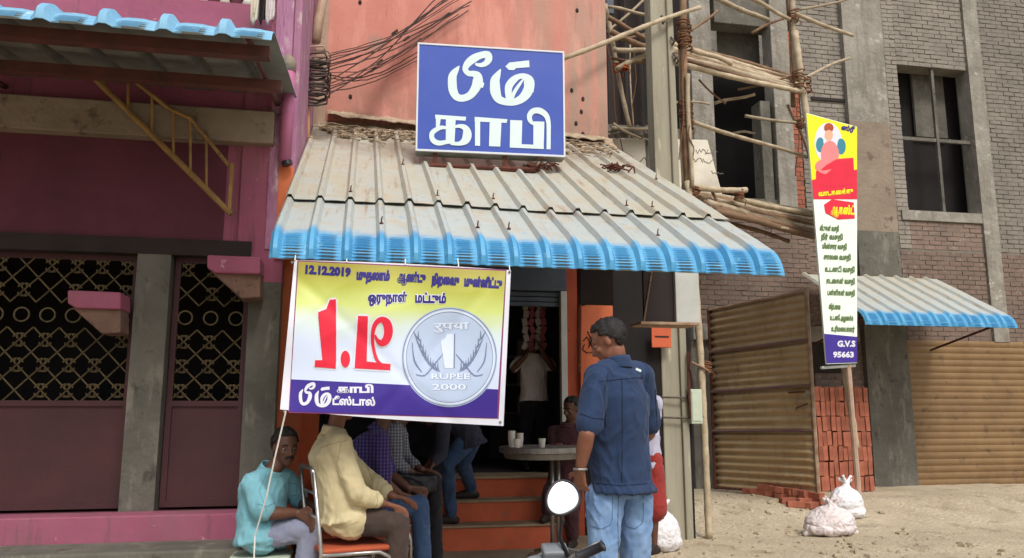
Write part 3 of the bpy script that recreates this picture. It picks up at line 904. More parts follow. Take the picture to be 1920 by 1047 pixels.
def sbox(u0, w0, u1, w1, o0, o1, name, mat_, bevel=0, par=None):
    m = MB(); c = onsign((u0 + u1) / 2, (w0 + w1) / 2, (o0 + o1) / 2)
    m.box(c, (u1 - u0, abs(o1 - o0), w1 - w0), rotS); return m.build(name, mat_, par or sg, bevel=bevel)
sbox(0, 0, SW, SH, -.16, -.012, 'sign_box', M['signside'], .006)
sbox(.014, .014, SW - .014, SH - .014, -.012, -.003, 'sign_face', M['signblue'])
for a in ((0, 0, SW, .016), (0, SH - .018, SW, SH), (0, .016, .016, SH - .018), (SW - .016, .016, SW, SH - .018)):
    sbox(*a, -.012, .004, 'frame_strip', M['signframe'], .002)
ZS = lambda x, y, off: pxsign(760 + x / 4.3625, 70 + y / 4.3625, off)
PEE = [(442, 236, 6), (418, 268, 40), (388, 315, 66), (384, 380, 72), (392, 440, 70), (420, 488, 60), (470, 500, 56), (530, 475, 62), (572, 420, 74), (592, 365, 84), (588, 318, 70), (556, 300, 50), (515, 296, 44), (490, 262, 46), (512, 215, 60), (560, 175, 66), (620, 148, 56), (672, 145, 60), (682, 180, 56), (660, 212, 46), (625, 228, 36), (590, 226, 26), (572, 215, 16)]
MA1 = [(780, 262, 8), (757, 305, 46), (735, 350, 74), (733, 400, 82), (738, 450, 84), (762, 505, 66), (820, 530, 56), (885, 532, 56), (945, 508, 66), (988, 465, 80), (1012, 410, 84), (1008, 355, 84), (975, 322, 50), (930, 322, 44), (885, 350, 58), (850, 395, 62), (842, 440, 56), (848, 490, 54), (850, 520, 40)]
m = MB()
ribbon(m, PEE, ZS, .001); poly(m, [(600, 330), (646, 380), (634, 416), (596, 410)], ZS, .0022)
m.build('letter_pee', M['signwhite'], sg)
m = MB(); ribbon(m, MA1, ZS, .001)
ribbon(m, [(965, 345, 14), (925, 400, 26), (890, 455, 30), (865, 520, 30)], ZS, .0022)
poly(m, [(1020, 410), (1050, 425), (1048, 452), (1010, 458)], ZS, .0032)
poly(m, [(818, 240), (850, 208), (1012, 190), (1016, 246), (905, 254), (890, 270), (846, 268)], ZS, .001)
m.build('letter_m', M['signwhite'], sg)
m = MB()
poly(m, [(245, 634), (498, 652), (492, 684), (245, 668)], ZS, .001)
poly(m, [(250, 660), (290, 662), (280, 735), (250, 742)], ZS, .0018)
poly(m, [(332, 660), (412, 664), (402, 868), (330, 876)], ZS, .0022)
ribbon(m, [(335, 742, 24), (285, 742, 34), (228, 775, 40), (215, 815, 40), (235, 852, 44), (280, 868, 40), (335, 858, 34)], ZS, .003)
ribbon(m, [(400, 740, 20), (440, 728, 30), (490, 745, 50), (506, 795, 72), (490, 845, 66), (440, 872, 34), (370, 868, 30)], ZS, .004)
m.build('letter_ka', M['signwhite'], sg)
m = MB()
poly(m, [(567, 652), (836, 672), (828, 702), (567, 690)], ZS, .001)
poly(m, [(569, 680), (612, 682), (611, 890), (570, 888)], ZS, .0018)
poly(m, [(690, 690), (786, 696), (776, 896), (684, 892)], ZS, .0022)
m.build('letter_aa', M['signwhite'], sg)
m = MB()
poly(m, [(858, 678), (956, 682), (950, 906), (854, 904)], ZS, .001)
poly(m, [(900, 874), (1132, 884), (1132, 916), (900, 906)], ZS, .0018)
poly(m, [(1048, 690), (1137, 692), (1131, 900), (1046, 896)], ZS, .0022)
ribbon(m, [(1171, 918, 34), (1172, 800, 34), (1170, 700, 36), (1150, 640, 44), (1100, 604, 50), (1045, 606, 46), (1015, 645, 42), (1025, 690, 34), (1062, 722, 12)], ZS, .003)
m.build('letter_pi', M['signwhite'], sg)
# legs and rail
for u in (.155, .155 + .62):
    sbox(u, SH, u + .035, SH + .15, -.06, -.03, 'support_leg', M['rust'])
fr_ = onsign(.12, SH + .125, -.02); to_ = onsign(1.07, SH + .125, -.02)
part('support_rail', M['rust'], sg, lambda m: m.tube([fr_, to_], .024, 6))
for u in (.17, .8): part('back_stay', M['rust'], sg, lambda m: m.tube([onsign(u, .3, -.15), onsign(u, SH + .1, -.9)], .012, 5))

# ------------------------------------------------------------------ printed banner hanging from the eave
cTL, cTR, cBL, cBR = (552, 488), (958, 507), (525, 768), (944, 799)
def Yb(px, py):
    a = (px - 525) / 430; b = (py - 490) / 300
    return 4.77 + .012 * math.sin(a * 7 + b * 2.2) * (.4 + .6 * b) + .010 * math.sin(a * 15 - b * 5) * (1 - b) + .012 * b + .006 * math.sin(b * 11 + a * 3) + .010 * (abs(noise.noise(V((a * 2.6 + b * 1.1, b * 2.2 - a * .8, 3)))) * 2 - .5) + .006 * math.exp(-((a - b * .75) / .04) ** 2) + .005 * math.exp(-((1 - a - b * .6) / .035) ** 2)
def bpx(px, py, off): return at(px, py, Yb(px, py) - off)
def zbp(x, y, off): return bpx(520 + x / 3.271, 480 + y / 3.271, off)
def patch(mb, c, off, nu=40, nv=30, f=bpx, sag=0):
    tl, tr, bl, br = [V(p) for p in c]
    def fn(u, v):
        t = tl.lerp(tr, u); b = bl.lerp(br, u); p = t.lerp(b, v)
        return f(p.x, p.y + sag * math.sin(math.pi * u) * (v * 2 - 1) * 1.0, off)
    b0 = len(mb.v); mb.sheet(fn, nu, nv)
    for k in range(b0, len(mb.v)):
        u, v = mb.uv[k]; mb.uv[k] = (u, v)
bn = thing('printed_banner', 'white bordered printed banner with red figure one and a coin, hanging from the awning', 'banner', at(740, 640, 4.78))
m = MB(); patch(m, (cTL, cTR, cBL, cBR), 0, 110, 80, sag=3); m.build('banner_cloth', M['vwhite'], bn, smooth=True)
I = ((561, 491), (948, 509), (547, 713), (934, 731))
m = MB(); patch(m, ((557.5, 488.5), (950, 506), (541, 774), (935, 786)), .0010, 110, 80); m.build('print_border', M['vmagenta'], bn, smooth=True)
m = MB(); patch(m, ((560, 490.5), (948, 508.5), (546, 712), (934, 731)), .0020, 110, 80); m.build('print_ground', M['gradient'], bn, smooth=True)
m = MB(); patch(m, ((546, 711.5), (934, 730.5), (543, 772), (932, 784)), .0030, 110, 24); m.build('print_purple_band', M['vpurple'], bn, smooth=True)
# coin
def ring(mb, cx, cy, r0, r1, off, n=72, k=5):
    b = len(mb.v)
    for j in range(k + 1):
        r_ = r0 + (r1 - r0) * j / k
        for i in range(n):
            a = 2 * math.pi * i / n; mb.v.append(zbp(cx + r_ * math.cos(a) * .985, cy + r_ * math.sin(a) * 1.03, off))
    for j in range(k):
        for i in range(n):
            mb.f.append((b + j * n + i, b + j * n + (i + 1) % n, b + (j + 1) * n + (i + 1) % n, b + (j + 1) * n + i)); mb.m.append(0)
CX, CY = 1056, 622
m = MB(); ring(m, CX, CY, .5, 297, .0045, k=14); coin = m.build('coin_print', M['silver'], bn)
m = MB(); ring(m, CX, CY, 288, 293, .0052, k=1); ring(m, CX, CY, 268, 271, .0052, k=1); m.build('coin_rim_lines', M['silverd'], coin)
m = MB(); ring(m, CX, CY, 272, 282, .0052, k=1); m.build('coin_rim_light', M['silverl'], coin)
for mt, dx, off in (('silverd', 6, .0056), ('silverl', -2, .0064)):
    m = MB()
    poly(m, [(1040 + dx, 480), (1085 + dx, 478), (1082 + dx, 690), (1028 + dx, 690), (1034 + dx, 540), (1006 + dx, 545), (1004 + dx, 520), (1032 + dx, 505)], zbp, off, 0, 25)
    text(m, 'RUPEE', (945 + dx / 2, 756), (1185 + dx / 2, 756), 48, zbp, off, .03)
    text(m, '2000', (950 + dx / 2, 822), (1160 + dx / 2, 822), 52, zbp, off, .03)
    text(m, 'रुपया', (955 + dx / 2, 455), (1180 + dx / 2, 448), 62, zbp, off, .03)
    m.build('coin_relief_print', M[mt], coin)
m = MB()
for sgn in (-1, 1):
    for k in range(9):
        a = k / 8
        x0 = CX + sgn * (60 + 120 * a); y0 = CY + 110 - 190 * a * a - 20
        for q in (-1, 1):
            ribbon(m, [(x0, y0, 3), (x0 + sgn * (18 + 6 * q), y0 - 26, 9), (x0 + sgn * (26 + 16 * q), y0 - 62, 2)], zbp, .0055 + .0002 * k + .00005 * q, sub=2)
    ribbon(m, [(CX + sgn * 40, CY - 20, 3), (CX + sgn * 90, CY + 40, 7), (CX + sgn * 150, CY + 110, 6), (CX + sgn * 205, CY + 105, 4)], zbp, .008, sub=3)
    ribbon(m, [(CX + sgn * 228, CY - 90, 3), (CX + sgn * 215, CY + 20, 8), (CX + sgn * 170, CY + 90, 4)], zbp, .0084, sub=3)
m.build('coin_wheat_print', M['silverd'], coin)
# red price
ONE = [(322, 270), (360, 266), (352, 640), (361, 641), (358, 692), (228, 682), (232, 640), (276, 640), (291, 380), (252, 378), (250, 346), (300, 326)]
DEE = [(495, 368), (556, 370), (548, 648), (696, 664), (692, 702), (474, 690)]
LOOP = [(650, 676, 16), (612, 640, 20), (590, 570, 20), (584, 490, 22), (598, 425, 28), (632, 392, 34), (668, 408, 50), (682, 460, 54), (668, 515, 50), (638, 535, 40), (612, 515, 22), (600, 485, 10)]
for mt, gr, off in (('vwhite', 11, .0036), ('vred', 0, .0066)):
    m = MB()
    def dense(pts):     # split long edges so the print follows the cloth
        return pts
    poly(m, ONE, zbp, off, 0, 25)
    if gr:
        for a in range(len(ONE)):
            p, q = ONE[a], ONE[(a + 1) % len(ONE)]
            ribbon(m, [(p[0], p[1], gr * 2), (q[0], q[1], gr * 2)], zbp, off + .00005 * (a + 1), sub=8)
        for a in range(len(DEE)):
            p, q = DEE[a], DEE[(a + 1) % len(DEE)]
            ribbon(m, [(p[0], p[1], gr * 2), (q[0], q[1], gr * 2)], zbp, off + .00005 * (a + 14), sub=8)
    poly(m, [(417 + (29 + gr) * math.cos(t), 633 + (52 + gr) * math.sin(t)) for t in [i * math.pi / 12 for i in range(24)]], zbp, off)
    poly(m, DEE, zbp, off, 0, 25)
    ribbon(m, LOOP, zbp, off + .001, grow=gr * .8)
    m.build('price_print', M[mt], bn)
# text lines
for w_, a_, b_ in (('12.12.2019', (170, 106), (450, 124)), ('முதலாம்', (485, 142), (690, 148)), ('ஆண்டு', (735, 152), (910, 160)), ('நிறைவு', (945, 166), (1115, 178)), ('முன்னிட்டு', (1145, 182), (1378, 196))):
    m = MB(); text(m, w_, a_, b_, 70 if w_[0] != '1' else 68, zbp, .0042, .085 if w_[0] != '1' else .07); m.build('headline_word', M['vnavy'], bn)
for mt, b_, off in (('vwhite', .12, .0036), ('vnavy', .06, .0046)):
    for w_, a_, c_ in (('ஒருநாள்', (556, 282), (795, 280)), ('மட்டும்', (845, 284), (1035, 288))):
        m = MB(); text(m, w_, a_, c_, 72, zbp, off, b_); m.build('second_line_word', M[mt], bn)
m = MB()
ZB2 = lambda x, y, off: zbp(130 + (x - 343) * .283, 778 + (y - 122) * .345, off)
ribbon(m, PEE, ZB2, .0048); ribbon(m, MA1, ZB2, .0048); ribbon(m, [(965, 345, 14), (925, 400, 30), (865, 520, 30)], ZB2, .006)
poly(m, [(818, 240), (850, 208), (1012, 190), (1016, 246), (905, 254), (846, 268)], ZB2, .0048)
m.build('shop_name_script', M['vwhite'], bn)
m = MB(); text(m, 'காபி', (365, 838), (590, 838), 58, zbp, .0048, .05); m.build('shop_name_word', M['vwhite'], bn)
m = MB(); text(m, 'டீஸ்டால்', (338, 912), (600, 918), 62, zbp, .0048, .045); m.build('shop_name_word', M['vwhite'], bn)
for (x, y) in ((534, 772), (548, 492), (938, 792), (955, 511)):
    part('eyelet', M['dullsteel'], bn, lambda m: m.tube([bpx(x, y, .001), bpx(x, y, .006)], .008, 10))
M['cord'] = flat('white_cord', lin(214, 214, 206), rough=.8)
tc_ = MB(); tc_.tube([bpx(536, 772, .01), at(515, 860, 4.85), at(500, 930, 4.9), at(478, 1005, 5.0), at(474, 1100, 5.0)], .005, 6)
tag(tc_.build('tie_cord', M['cord']), 'white cord running down from the lower left corner of the printed banner', 'cord')
m = MB(); a = at(557, 490, 4.77)
for (x, y) in ((553, 489), (650, 492), (760, 497), (860, 502), (956, 508)):
    part('tie_string', M['cord'], bn, lambda m: m.tube([bpx(x, y, .003), V((bpx(x, y, 0).x, 4.88, Z0 + .12))], .004, 5))

# ------------------------------------------------------------------ wires, coil, conduits
cb = thing('cable_coil', 'bundle of looped black cables strapped to the conduit left of the pink wall', 'cable coil', at(597, 130, 7.4))
YC = 7.45
rc = random.Random(4)
for k in range(15):
    y = 88 + k * 6.2
    w0, w1 = 576 + rc.uniform(-2, 6), 615 + rc.uniform(-5, 6)
    d0 = .03 * rc.uniform(-1, 1)
    pts = [at(w0, y + 22, YC - .02 + d0), at(w0, y + 6, YC - .03 + d0), at(w0 + 5, y, YC - .04 + d0), at(w1 - 5, y + rc.uniform(-2, 3), YC - .05 + d0), at(w1, y + 7, YC - .03 + d0), at(w1 - 1, y + 20, YC + d0), at((w0 + w1) / 2, y + 25 + rc.uniform(-2, 2), YC + .02 + d0), at(w0, y + 22, YC - .02 + d0)]
    part('cable_loop', M['conduit'] if k in (0, 1, 3) else M['cable'], cb, lambda m: m.tube(pts, .010 if k < 4 else .011, 6, cap=False), smooth=True)
for (x0, y0, x1, y1) in ((570, 112, 620, 118), (568, 160, 580, 172)):
    part('strap', M['cable'], cb, lambda m: m.tube([at(x0, y0, YC - .08), at(x1, y1, YC - .08)], .014, 6))
cq = thing('conduit_pair', 'pair of ochre conduits running down the corner to the awning', 'conduit', at(573, 290, 7.5))
for (x, y0, r_, mt) in ((569, 92, .017, 'conduit_orange'), (578, 140, .019, 'conduit_orange'), (571, 80, .012, 'conduit')):
    part('conduit_pipe', M[mt], cq, lambda m: m.tube([at(x + 2, y0, 7.5), at(x, 200, 7.5), at(x, 300, 7.5)], r_, 10), smooth=True)
part('clamp', M['cable'], cq, lambda m: m.tube([at(564, 168, 7.46), at(584, 171, 7.46)], .014, 6))
cu = MB(); cu.tube([at(608, -60, 7.7), at(605, 0, 7.7), at(597, 40, 7.65), at(592, 78, 7.6)], .048, 12)
tag(cu.build('upper_pipe', M['conduit'], smooth=True), 'thick grey pipe coming down from the top of the wall to the cable coil', 'pipe')
wr = thing('wire_bundle', 'spray of brown wires sagging from the coil up across the pink wall', 'wires', at(740, 90, 8.1))
ends = [(870, -10), (880, 10), (860, 0), (850, -8), (884, 2), (842, -6), (868, 14), (785, 80), (786, 96), (784, 106), (835, -4), (878, 20), (860, 26), (790, 72), (785, 112), (820, -6)]
for k, e in enumerate(ends):
    y0 = 100 + k * 5.2
    a = V((616, y0)); b = V(e)
    pts = []
    sgk = rc.uniform(8, 26)
    for i in range(15):
        t = i / 14
        p = a.lerp(b, t); p.y += sgk * math.sin(math.pi * t) ** 1.1 * (1 - .3 * t)
        Yk = 7.45 + (8.22 - 7.45) * min(1, t * 1.6) - .03 * (k % 4)
        pts.append(at(p.x, p.y + rc.uniform(-1.2, 1.2), Yk))
    part('wire', M['wire'] if k % 3 else M['cable'], wr, lambda m: m.tube(pts, rc.choice((.0045, .006, .007)), 5), smooth=True)
for (x, y) in ((740, 62), (712, 118), (762, 74), (700, 132), (838, 30)):
    p = at(x, y, 8.02)
    part('wire_joint', M['cable'], wr, lambda m: m.tube([p + V((-.03, 0, -.02)), p + V((.03, -.01, .03))], .014, 6))
# cable swag at the sign corner and small wall marks
pc = MB(); pc.tube([at(502, 200, 6.05), at(520, 214, 6.05), at(545, 222, 6.6), at(566, 226, 7.4)], .006, 5)
tag(pc.build('loose_wire', M['cable'], smooth=True), 'short black wire crossing from the pink house to the ochre conduits', 'wire')
wh = MB()
for (x, y) in ((1072, 170), (1093, 186), (1090, 210), (1080, 232), (1093, 252), (657, 182), (675, 5), (1082, 20), (705, 260)):
    wh.sphere(at(x, y, YW + .0), (.02, .012, .03), 8, 6)
wo = wh.build('wall_hole', M['dark'], shop); wo['kind'] = 'stuff'

# ------------------------------------------------------------------ unfinished building behind the scaffold
ub = thing('unfinished_building', 'unfinished brick and concrete building behind bamboo scaffolding', 'building', at(1400, 900, YB))
def U(name, mt, x0, y0, x1, y1, Y=YB, dep=.3, bevel=.012): return part(name, M[mt], ub, lambda m: wb(m, x0, y0, x1, y1, Y, dep), bevel=bevel)
U('column', 'grey', 1296, -120, 1336, 372, YB - .06)
U('column', 'grey', 1449, -120, 1482, 392, YB - .06)
U('column', 'greydark', 1430, 190, 1449, 392, YB)
U('column', 'greydark', 1218, -120, 1226, 372, YB)
U('beam', 'greydark', 1336, -120, 1449, 47, YB + .02)
U('beam', 'greydark', 1336, 372, 1482, 400, YB + .01)
U('room_wall', 'grey', 1330, 40, 1490, 130, YB + 1.6, .1)
U('room_wall', 'black', 1130, -160, 1500, 460, YB + 2.4, .1)
U('hanging_sheet', 'greydark', 1345, 62, 1424, 132, YB + .5, .01)
U('room_wall', 'dark', 1138, -160, 1226, 300, YB + .5, .1)
U('inner_frame', 'dark', 1170, -120, 1176, 240, YB + .3, .05)
U('inner_frame', 'shutter', 1136, -120, 1150, 25, YB + .3, .05)
U('floor_slab', 'greydark', 1138, 238, 1300, 262, YB - .3, .6)
wxa = at(1300, 600, YB).x
BR = []
def brick_field(x0, y0, x1, y1, mt, Y=YB, limit=10 ** 6, jit=.006, seed=1, ub=ub, ref=None):
    """courses of single bricks over a px rectangle of plane Y; the first `limit` are parts, the rest joined stuff"""
    r_ = random.Random(seed)
    xm, ym = (x0 + x1) / 2, (y0 + y1) / 2
    a = at(x0, ym, Y).x; b = at(x1, ym, Y).x; zt = at(xm, y0, Y).z; zb = at(xm, y1, Y).z
    if ref: a = at(x0, 500, Y).x; b = at(x1, 500, Y).x; zt = at(ref, y0, Y).z; zb = at(ref, y1, Y).z
    part('wall', M['mortar'], ub, lambda m: m.span((a, Y + .004, zb), (b, Y + .3, zt)))
    bl, bh = .225, .078
    shared = None; cnt = 0; st = MB()
    row = 0; z = zb + bh / 2
    while z < zt:
        x = a - (bl / 2 if row % 2 else 0) + bl / 2
        while x < b + bl * .3:
            w = bl - .012
            l, r = max(a, x - w / 2), min(b, x + w / 2)
            if r - l > .03:
                c = V(((l + r) / 2, Y + .04 + r_.uniform(-jit, jit), z + r_.uniform(-.005, .005)))
                if cnt < limit:
                    key = round(r - l, 2)
                    o = bpy.data.objects.new('brick', bmesh_for(key, bh - .014, mt)); COL.objects.link(o)
                    o.parent = ub; o.location = c - ORG[ub.name]; o.rotation_euler = (0, r_.uniform(-.012, .012), r_.uniform(-.02, .02)); cnt += 1
                else:
                    st.box(c, (r - l, .09, bh - .014), Matrix.Rotation(r_.uniform(-.012, .012), 3, 'Y'))
            x += bl
        z += bh; row += 1
    if st.v:
        o = st.build('brick_courses', M[mt], ub); o['kind'] = 'stuff'
_bm = {}
def bmesh_for(w, h, mt, d=.09):
    k = (w, h, mt, d)
    if k not in _bm:
        m = MB(); m.box((0, 0, 0), (w, d, h)); o = m.build('brick', M[mt]); _bm[k] = o.data; bpy.data.objects.remove(o)
    return _bm[k]
brick_field(1500, -70, 1612, 452, 'brickgrey', limit=150, seed=2)
brick_field(1482, 60, 1500, 392, 'brick', Y=YB - .02, limit=40, seed=6)
brick_field(1300, 400, 1522, 640, 'brickwall', limit=60, seed=3)
brick_field(1522, 452, 1612, 760, 'brickwall', limit=50, seed=4)
U('course_band', 'dark', 1522, 184, 1600, 190, YB - .03, .05, .004)
U('concrete_band', 'grey', 1300, 610, 1612, 640, YB - .05, .1)
U('wall', 'greydark', 1300, 640, 1612, 935, YB + .05, .3)
U('dark_recess', 'dark', 1512, 640, 1575, 700, YB - .02, .06, .0)
U('upper_wall', 'greydark', 1600, -200, 1960, -60, YB, .3)

# low annex with the white parapet
an = thing('whitewashed_parapet', 'whitewashed slanting parapet with faded scribbles beside the concrete pole', 'parapet', at(1250, 360, 9.3))
m = MB(); m.prism([at(1140, 258, 9.3), at(1327, 262, 9.3), at(1357, 372, 9.3), at(1140, 440, 9.3)], (0, .25, 0)); m.build('parapet_wall', M['white'], an, bevel=.015)
def scrw(m):
    q = random.Random(8)
    for (x, y) in ((1305, 284), (1322, 288), (1295, 300), (1334, 325), (1200, 300), (1155, 290), (1318, 302)):
        pts = [(x + i * 3.2, y + q.uniform(-5, 5)) for i in range(8)]
        m.tube([at(a, b, 9.298) for a, b in pts], .006, 4)
part('faded_scribbles', M['grey'], an, scrw)
part('wall_joint', M['greydark'], an, lambda m: m.span(at(1213, 340, 9.29), at(1215, 264, 9.302)))
part('roof_slab', M['greydark'], an, lambda m: m.span((XR + .02, 9.3, 3.3), (at(1350, 400, 9.3).x, YB, 3.45)))
part('passage_wall', M['dark'], an, lambda m: m.span((XR + .02, 10.6, 0), (at(1262, 700, 10.6).x, 10.8, 3.3)))
rc2 = MB()
for i in range(90):
    p = at(rc.uniform(1142, 1225), rc.uniform(240, 256), 9.2)
    rc2.sphere(p, rc.uniform(.015, .05), 6, 4, fn=lambda q: q + V((1, 1, 1)) * (.02 * noise.noise(q * 30)))
tag(rc2.build('rubble', M['mortar']), 'grey rubble heaped on the parapet left of the concrete pole', 'rubble', kind='stuff')

# ------------------------------------------------------------------ scaffold poles
def knots(a, b, r_, n=None, wob=.012, seed=0):
    a, b = V(a), V(b); L = (b - a).length; n = n or max(4, int(L / .28)); pts = []; rs = []
    ax = (b - a).normalized(); s = ax.cross(V((.3, .9, .2))).normalized(); t_ = ax.cross(s)
    for i in range(n * 3 + 1):
        t = i / (n * 3); ph = seed * 1.7
        pts.append(a.lerp(b, t) + s * wob * math.sin(t * 5 + ph) + t_ * wob * math.sin(t * 7.3 + ph * 2))
        rs.append(r_ * (1 - .12 * t) * (1.13 if i % 3 == 0 else 1))
    return pts, rs
SC = thing('bamboo_scaffold', 'bamboo scaffolding lashed with brown rope in front of the unfinished building', 'scaffold', at(1330, 1010, Z=0.0))
pid = [0]
def polepx(a, b, Ya, Yb_=None, r_=.024, mt='bamboo', wob=.012):
    pid[0] += 1
    p, rs = knots(at(*a, Ya), at(*b, Yb_ or Ya), r_, wob=wob, seed=pid[0])
    m = MB(); m.tube(p, rs, 8)
    return m.build('bamboo_pole', M[mt], SC, smooth=True)
def lash(px, py, Y, w=.05, h=.09, mt='rope', n=6):
    m = MB(); c = at(px, py, Y)
    for k in range(n):
        z = (k / (n - 1) - .5) * h * 2
        rr_ = w * (1 + .15 * math.sin(k * 2.1 + px))
        tl = .25 * math.sin(k * 1.7 + py)
        m.tube([c + V((rr_ * math.cos(t), rr_ * math.sin(t), z + tl * rr_ * math.cos(t))) for t in [i * math.pi / 5 for i in range(11)]], .010, 5, cap=False)
    m.tube([c + V((.03, -.05, -h)), c + V((.07, -.06, -h - .04)), c + V((.05, -.05, -h - .1))], .006, 4)
    return m.build('lashing', M[mt], SC, smooth=True)
YF = 8.45
# uprights
polepx((1278, -60), (1290, 352), YF, r_=.045, mt='bamboo_dark')
polepx((1290, 140), (1296, 352), YF - .08, r_=.028)
polepx((1292, 340), (1331, 1012), YF - .05, 8.3, r_=.042)
polepx((1272, 60), (1283, 350), YF + .08, r_=.026, mt='bamboo')
polepx((1484, -60), (1493, 150), 9.4, r_=.042)
polepx((1491, 60), (1604, 840), 9.35, 9.2, r_=.045)
polepx((1476, -60), (1489, 200), 9.45, r_=.035, mt='bamboo_dark')
polepx((1133, 10), (1181, 238), 9.6, r_=.033)
polepx((1181, 80), (1186, 240), 10.4, r_=.012)
# ties
polepx((1050, 110), (1312, 14), 8.0, 8.3, r_=.028, mt='bamboo')
polepx((1395, -8), (1482, 36), 9.3, r_=.027)
polepx((1492, 28), (1600, 67), 9.3, 9.6, r_=.027)
polepx((1340, -5), (1440, 40), 9.6, 10.0, r_=.035)
polepx((1508, 145), (1594, 108), 9.3, 9.8, r_=.022)
polepx((1340, 195), (1416, 176), 9.8, 9.5, r_=.022)
polepx((1398, 219), (1512, 232), 9.3, r_=.022)
polepx((1298, 228), (1512, 296), 8.6, 9.3, r_=.026)
polepx((1375, 249), (1416, 249), 10, r_=.018)
polepx((1140, 35), (1232, 82), 9.4, r_=.032, mt='bamboo_dark')
polepx((1145, 60), (1228, 96), 9.3, r_=.04, mt='bamboo_dark')
polepx((1150, 92), (1230, 98), 9.3, r_=.034, mt='bamboo')
polepx((1155, 130), (1238, 92), 9.4, r_=.036, mt='bamboo')
polepx((1148, 242), (1232, 240), 9.1, r_=.02)
polepx((1150, 232), (1200, 262), 9.1, r_=.018)
# upper platform of laid poles
for k in range(11):
    t = k / 10
    polepx((1232 + 30 * t, 72 + 42 * t + 3 * math.sin(k * 2)), (1500, 148 + 26 * t), 8.9 + .5 * (1 - t), 9.3 + .5 * (1 - t), r_=.030 + .006 * (k % 3), mt='bamboo' if k % 3 else 'bamboo_dark')
polepx((1296, 92), (1372, 120), 8.7, 9.0, r_=.03)
# lower platform
for k in range(12):
    t = k / 11
    polepx((1290 + 50 * t, 362 + 32 * t + 3 * math.sin(k * 3)), (1528 - 4 * t, 396 + 46 * t), 8.7 + .2 * (1 - t), 9.5 + .3 * (1 - t), r_=.032 + .006 * (k % 3), mt='bamboo' if k % 4 == 0 else 'bamboo_dark')
polepx((1282, 352), (1400, 357), 8.6, 8.9, r_=.038)
polepx((1380, 372), (1530, 405), 8.9, 9.3, r_=.034)
polepx((1345, 412), (1480, 452), 9.3, 9.6, r_=.03, mt='bamboo_dark')
polepx((1140, 14), (1230, 30), 9.5, r_=.022); polepx((1150, 78), (1232, 58), 9.6, r_=.02, mt='bamboo_dark')
polepx((1145, 108), (1226, 122), 9.5, r_=.022, mt='bamboo_dark'); polepx((1228, -20), (1140, 60), 9.8, r_=.018)
polepx((1296, 60), (1345, 20), 9.2, r_=.018, mt='bamboo_dark'); polepx((1310, 150), (1360, 196), 9.5, r_=.014, mt='bamboo_dark')
polepx((1262, 190), (1330, 196), 8.9, r_=.016); polepx((1410, 62), (1490, 24), 9.9, r_=.02, mt='bamboo_dark'); polepx((1500, 20), (1600, -4), 9.8, r_=.018)
polepx((1384, 168), (1500, 140), 9.4, r_=.016, mt='bamboo_dark'); polepx((1478, 196), (1520, 300), 9.5, r_=.018, mt='bamboo_dark')
polepx((1350, 404), (1478, 428), 9.2, r_=.02); polepx((1330, 352), (1360, 398), 8.8, r_=.018, mt='bamboo_dark')
for (x0, y0, x1, y1, Y) in ((1136, 60, 1168, 300, 9.2), (1192, 90, 1186, 250, 10.0), (1284, 88, 1276, 300, 8.35), (1498, 170, 1494, 330, 9.3), (1290, 235, 1302, 300, 8.35)):
    part('dangling_rope', M['rope'], SC, lambda m: m.tube([at(x0 + (x1 - x0) * t + 3 * math.sin(t * 9 + x0), y0 + (y1 - y0) * t, Y) for t in [i / 8 for i in range(9)]], .007, 5))
# lashings
for (x, y, Y, w, h, mt) in ((1281, 60, YF, .085, .12, 'rope'), (1284, 80, YF - .02, .075, .06, 'rope'), (1286, 210, YF, .075, .1, 'rope'), (1289, 232, YF, .06, .05, 'rope'), (1300, 362, 8.6, .07, .06, 'rope'), (1385, 365, 8.9, .055, .05, 'rope'), (1488, 30, 9.35, .06, .07, 'rope'), (1498, 150, 9.3, .075, .12, 'rope'), (1513, 160, 9.35, .05, .1, 'rope'), (1157, 127, 9.5, .05, .045, 'rope_orange'), (1170, 126, 9.42, .05, .03, 'rope_orange'), (1500, 232, 9.3, .05, .05, 'rope'), (1324, 688, 8.35, .05, .05, 'rope')):
    lash(x, y, Y, w, h, mt)
polepx((1290, 672), (1330, 700), 8.28, r_=.014, mt='bamboo_dark')

# ------------------------------------------------------------------ concrete pole
YQ = 8.32
cp = thing('concrete_pole', 'tall pale precast concrete pole standing between shop and scaffold', 'pole', at(1280, 1012, Z=0))
def polebody(x0t, x0b, x1t, x1b, y0, y1, Y, dep, m):
    a, b = at(x0t, y0, Y), at(x1t, y0, Y); c, d = at(x0b, y1, Y), at(x1b, y1, Y)
    zt, zb = a.z, c.z
    pts = []
    for (x, z, y) in ((c.x, zb, Y), (d.x, zb, Y), (d.x, zb, Y + dep), (c.x, zb, Y + dep), (a.x, zt, Y), (b.x, zt, Y), (b.x, zt, Y + dep), (a.x, zt, Y + dep)): pts.append(V((x, y, z)))
    m.add(pts, [(3, 2, 1, 0), (4, 5, 6, 7), (0, 1, 5, 4), (1, 2, 6, 5), (2, 3, 7, 6), (3, 0, 4, 7)])
m = MB(); polebody(1216, 1251, 1246, 1288, -80, 1014, YQ, .2, m); m.build('pole_shaft', M['pole'], cp, bevel=.012)
m = MB(); polebody(1246.5, 1288.5, 1258, 1302, -80, 1016, YQ - .04, .24, m); m.build('pole_rib', M['pole'], cp, bevel=.012)
for (y, x0, x1) in ((745, 1240, 1312), (783, 1242, 1318)):
    part('strap', M['cable'], cp, lambda m: m.tube([at(x0, y, YQ - .06), at((x0 + x1) / 2, y + 1, YQ - .075), at(x1, y - 1, YQ - .05)], .012, 6))
bx = thing('conduit_box', 'pale green cable box strapped to the right of the concrete pole', 'box', at(1305, 795, YQ - .1))
part('box_body', M['greenbox'], bx, lambda m: wb(m, 1296, 730, 1317, 795, YQ - .12, .12), bevel=.006)
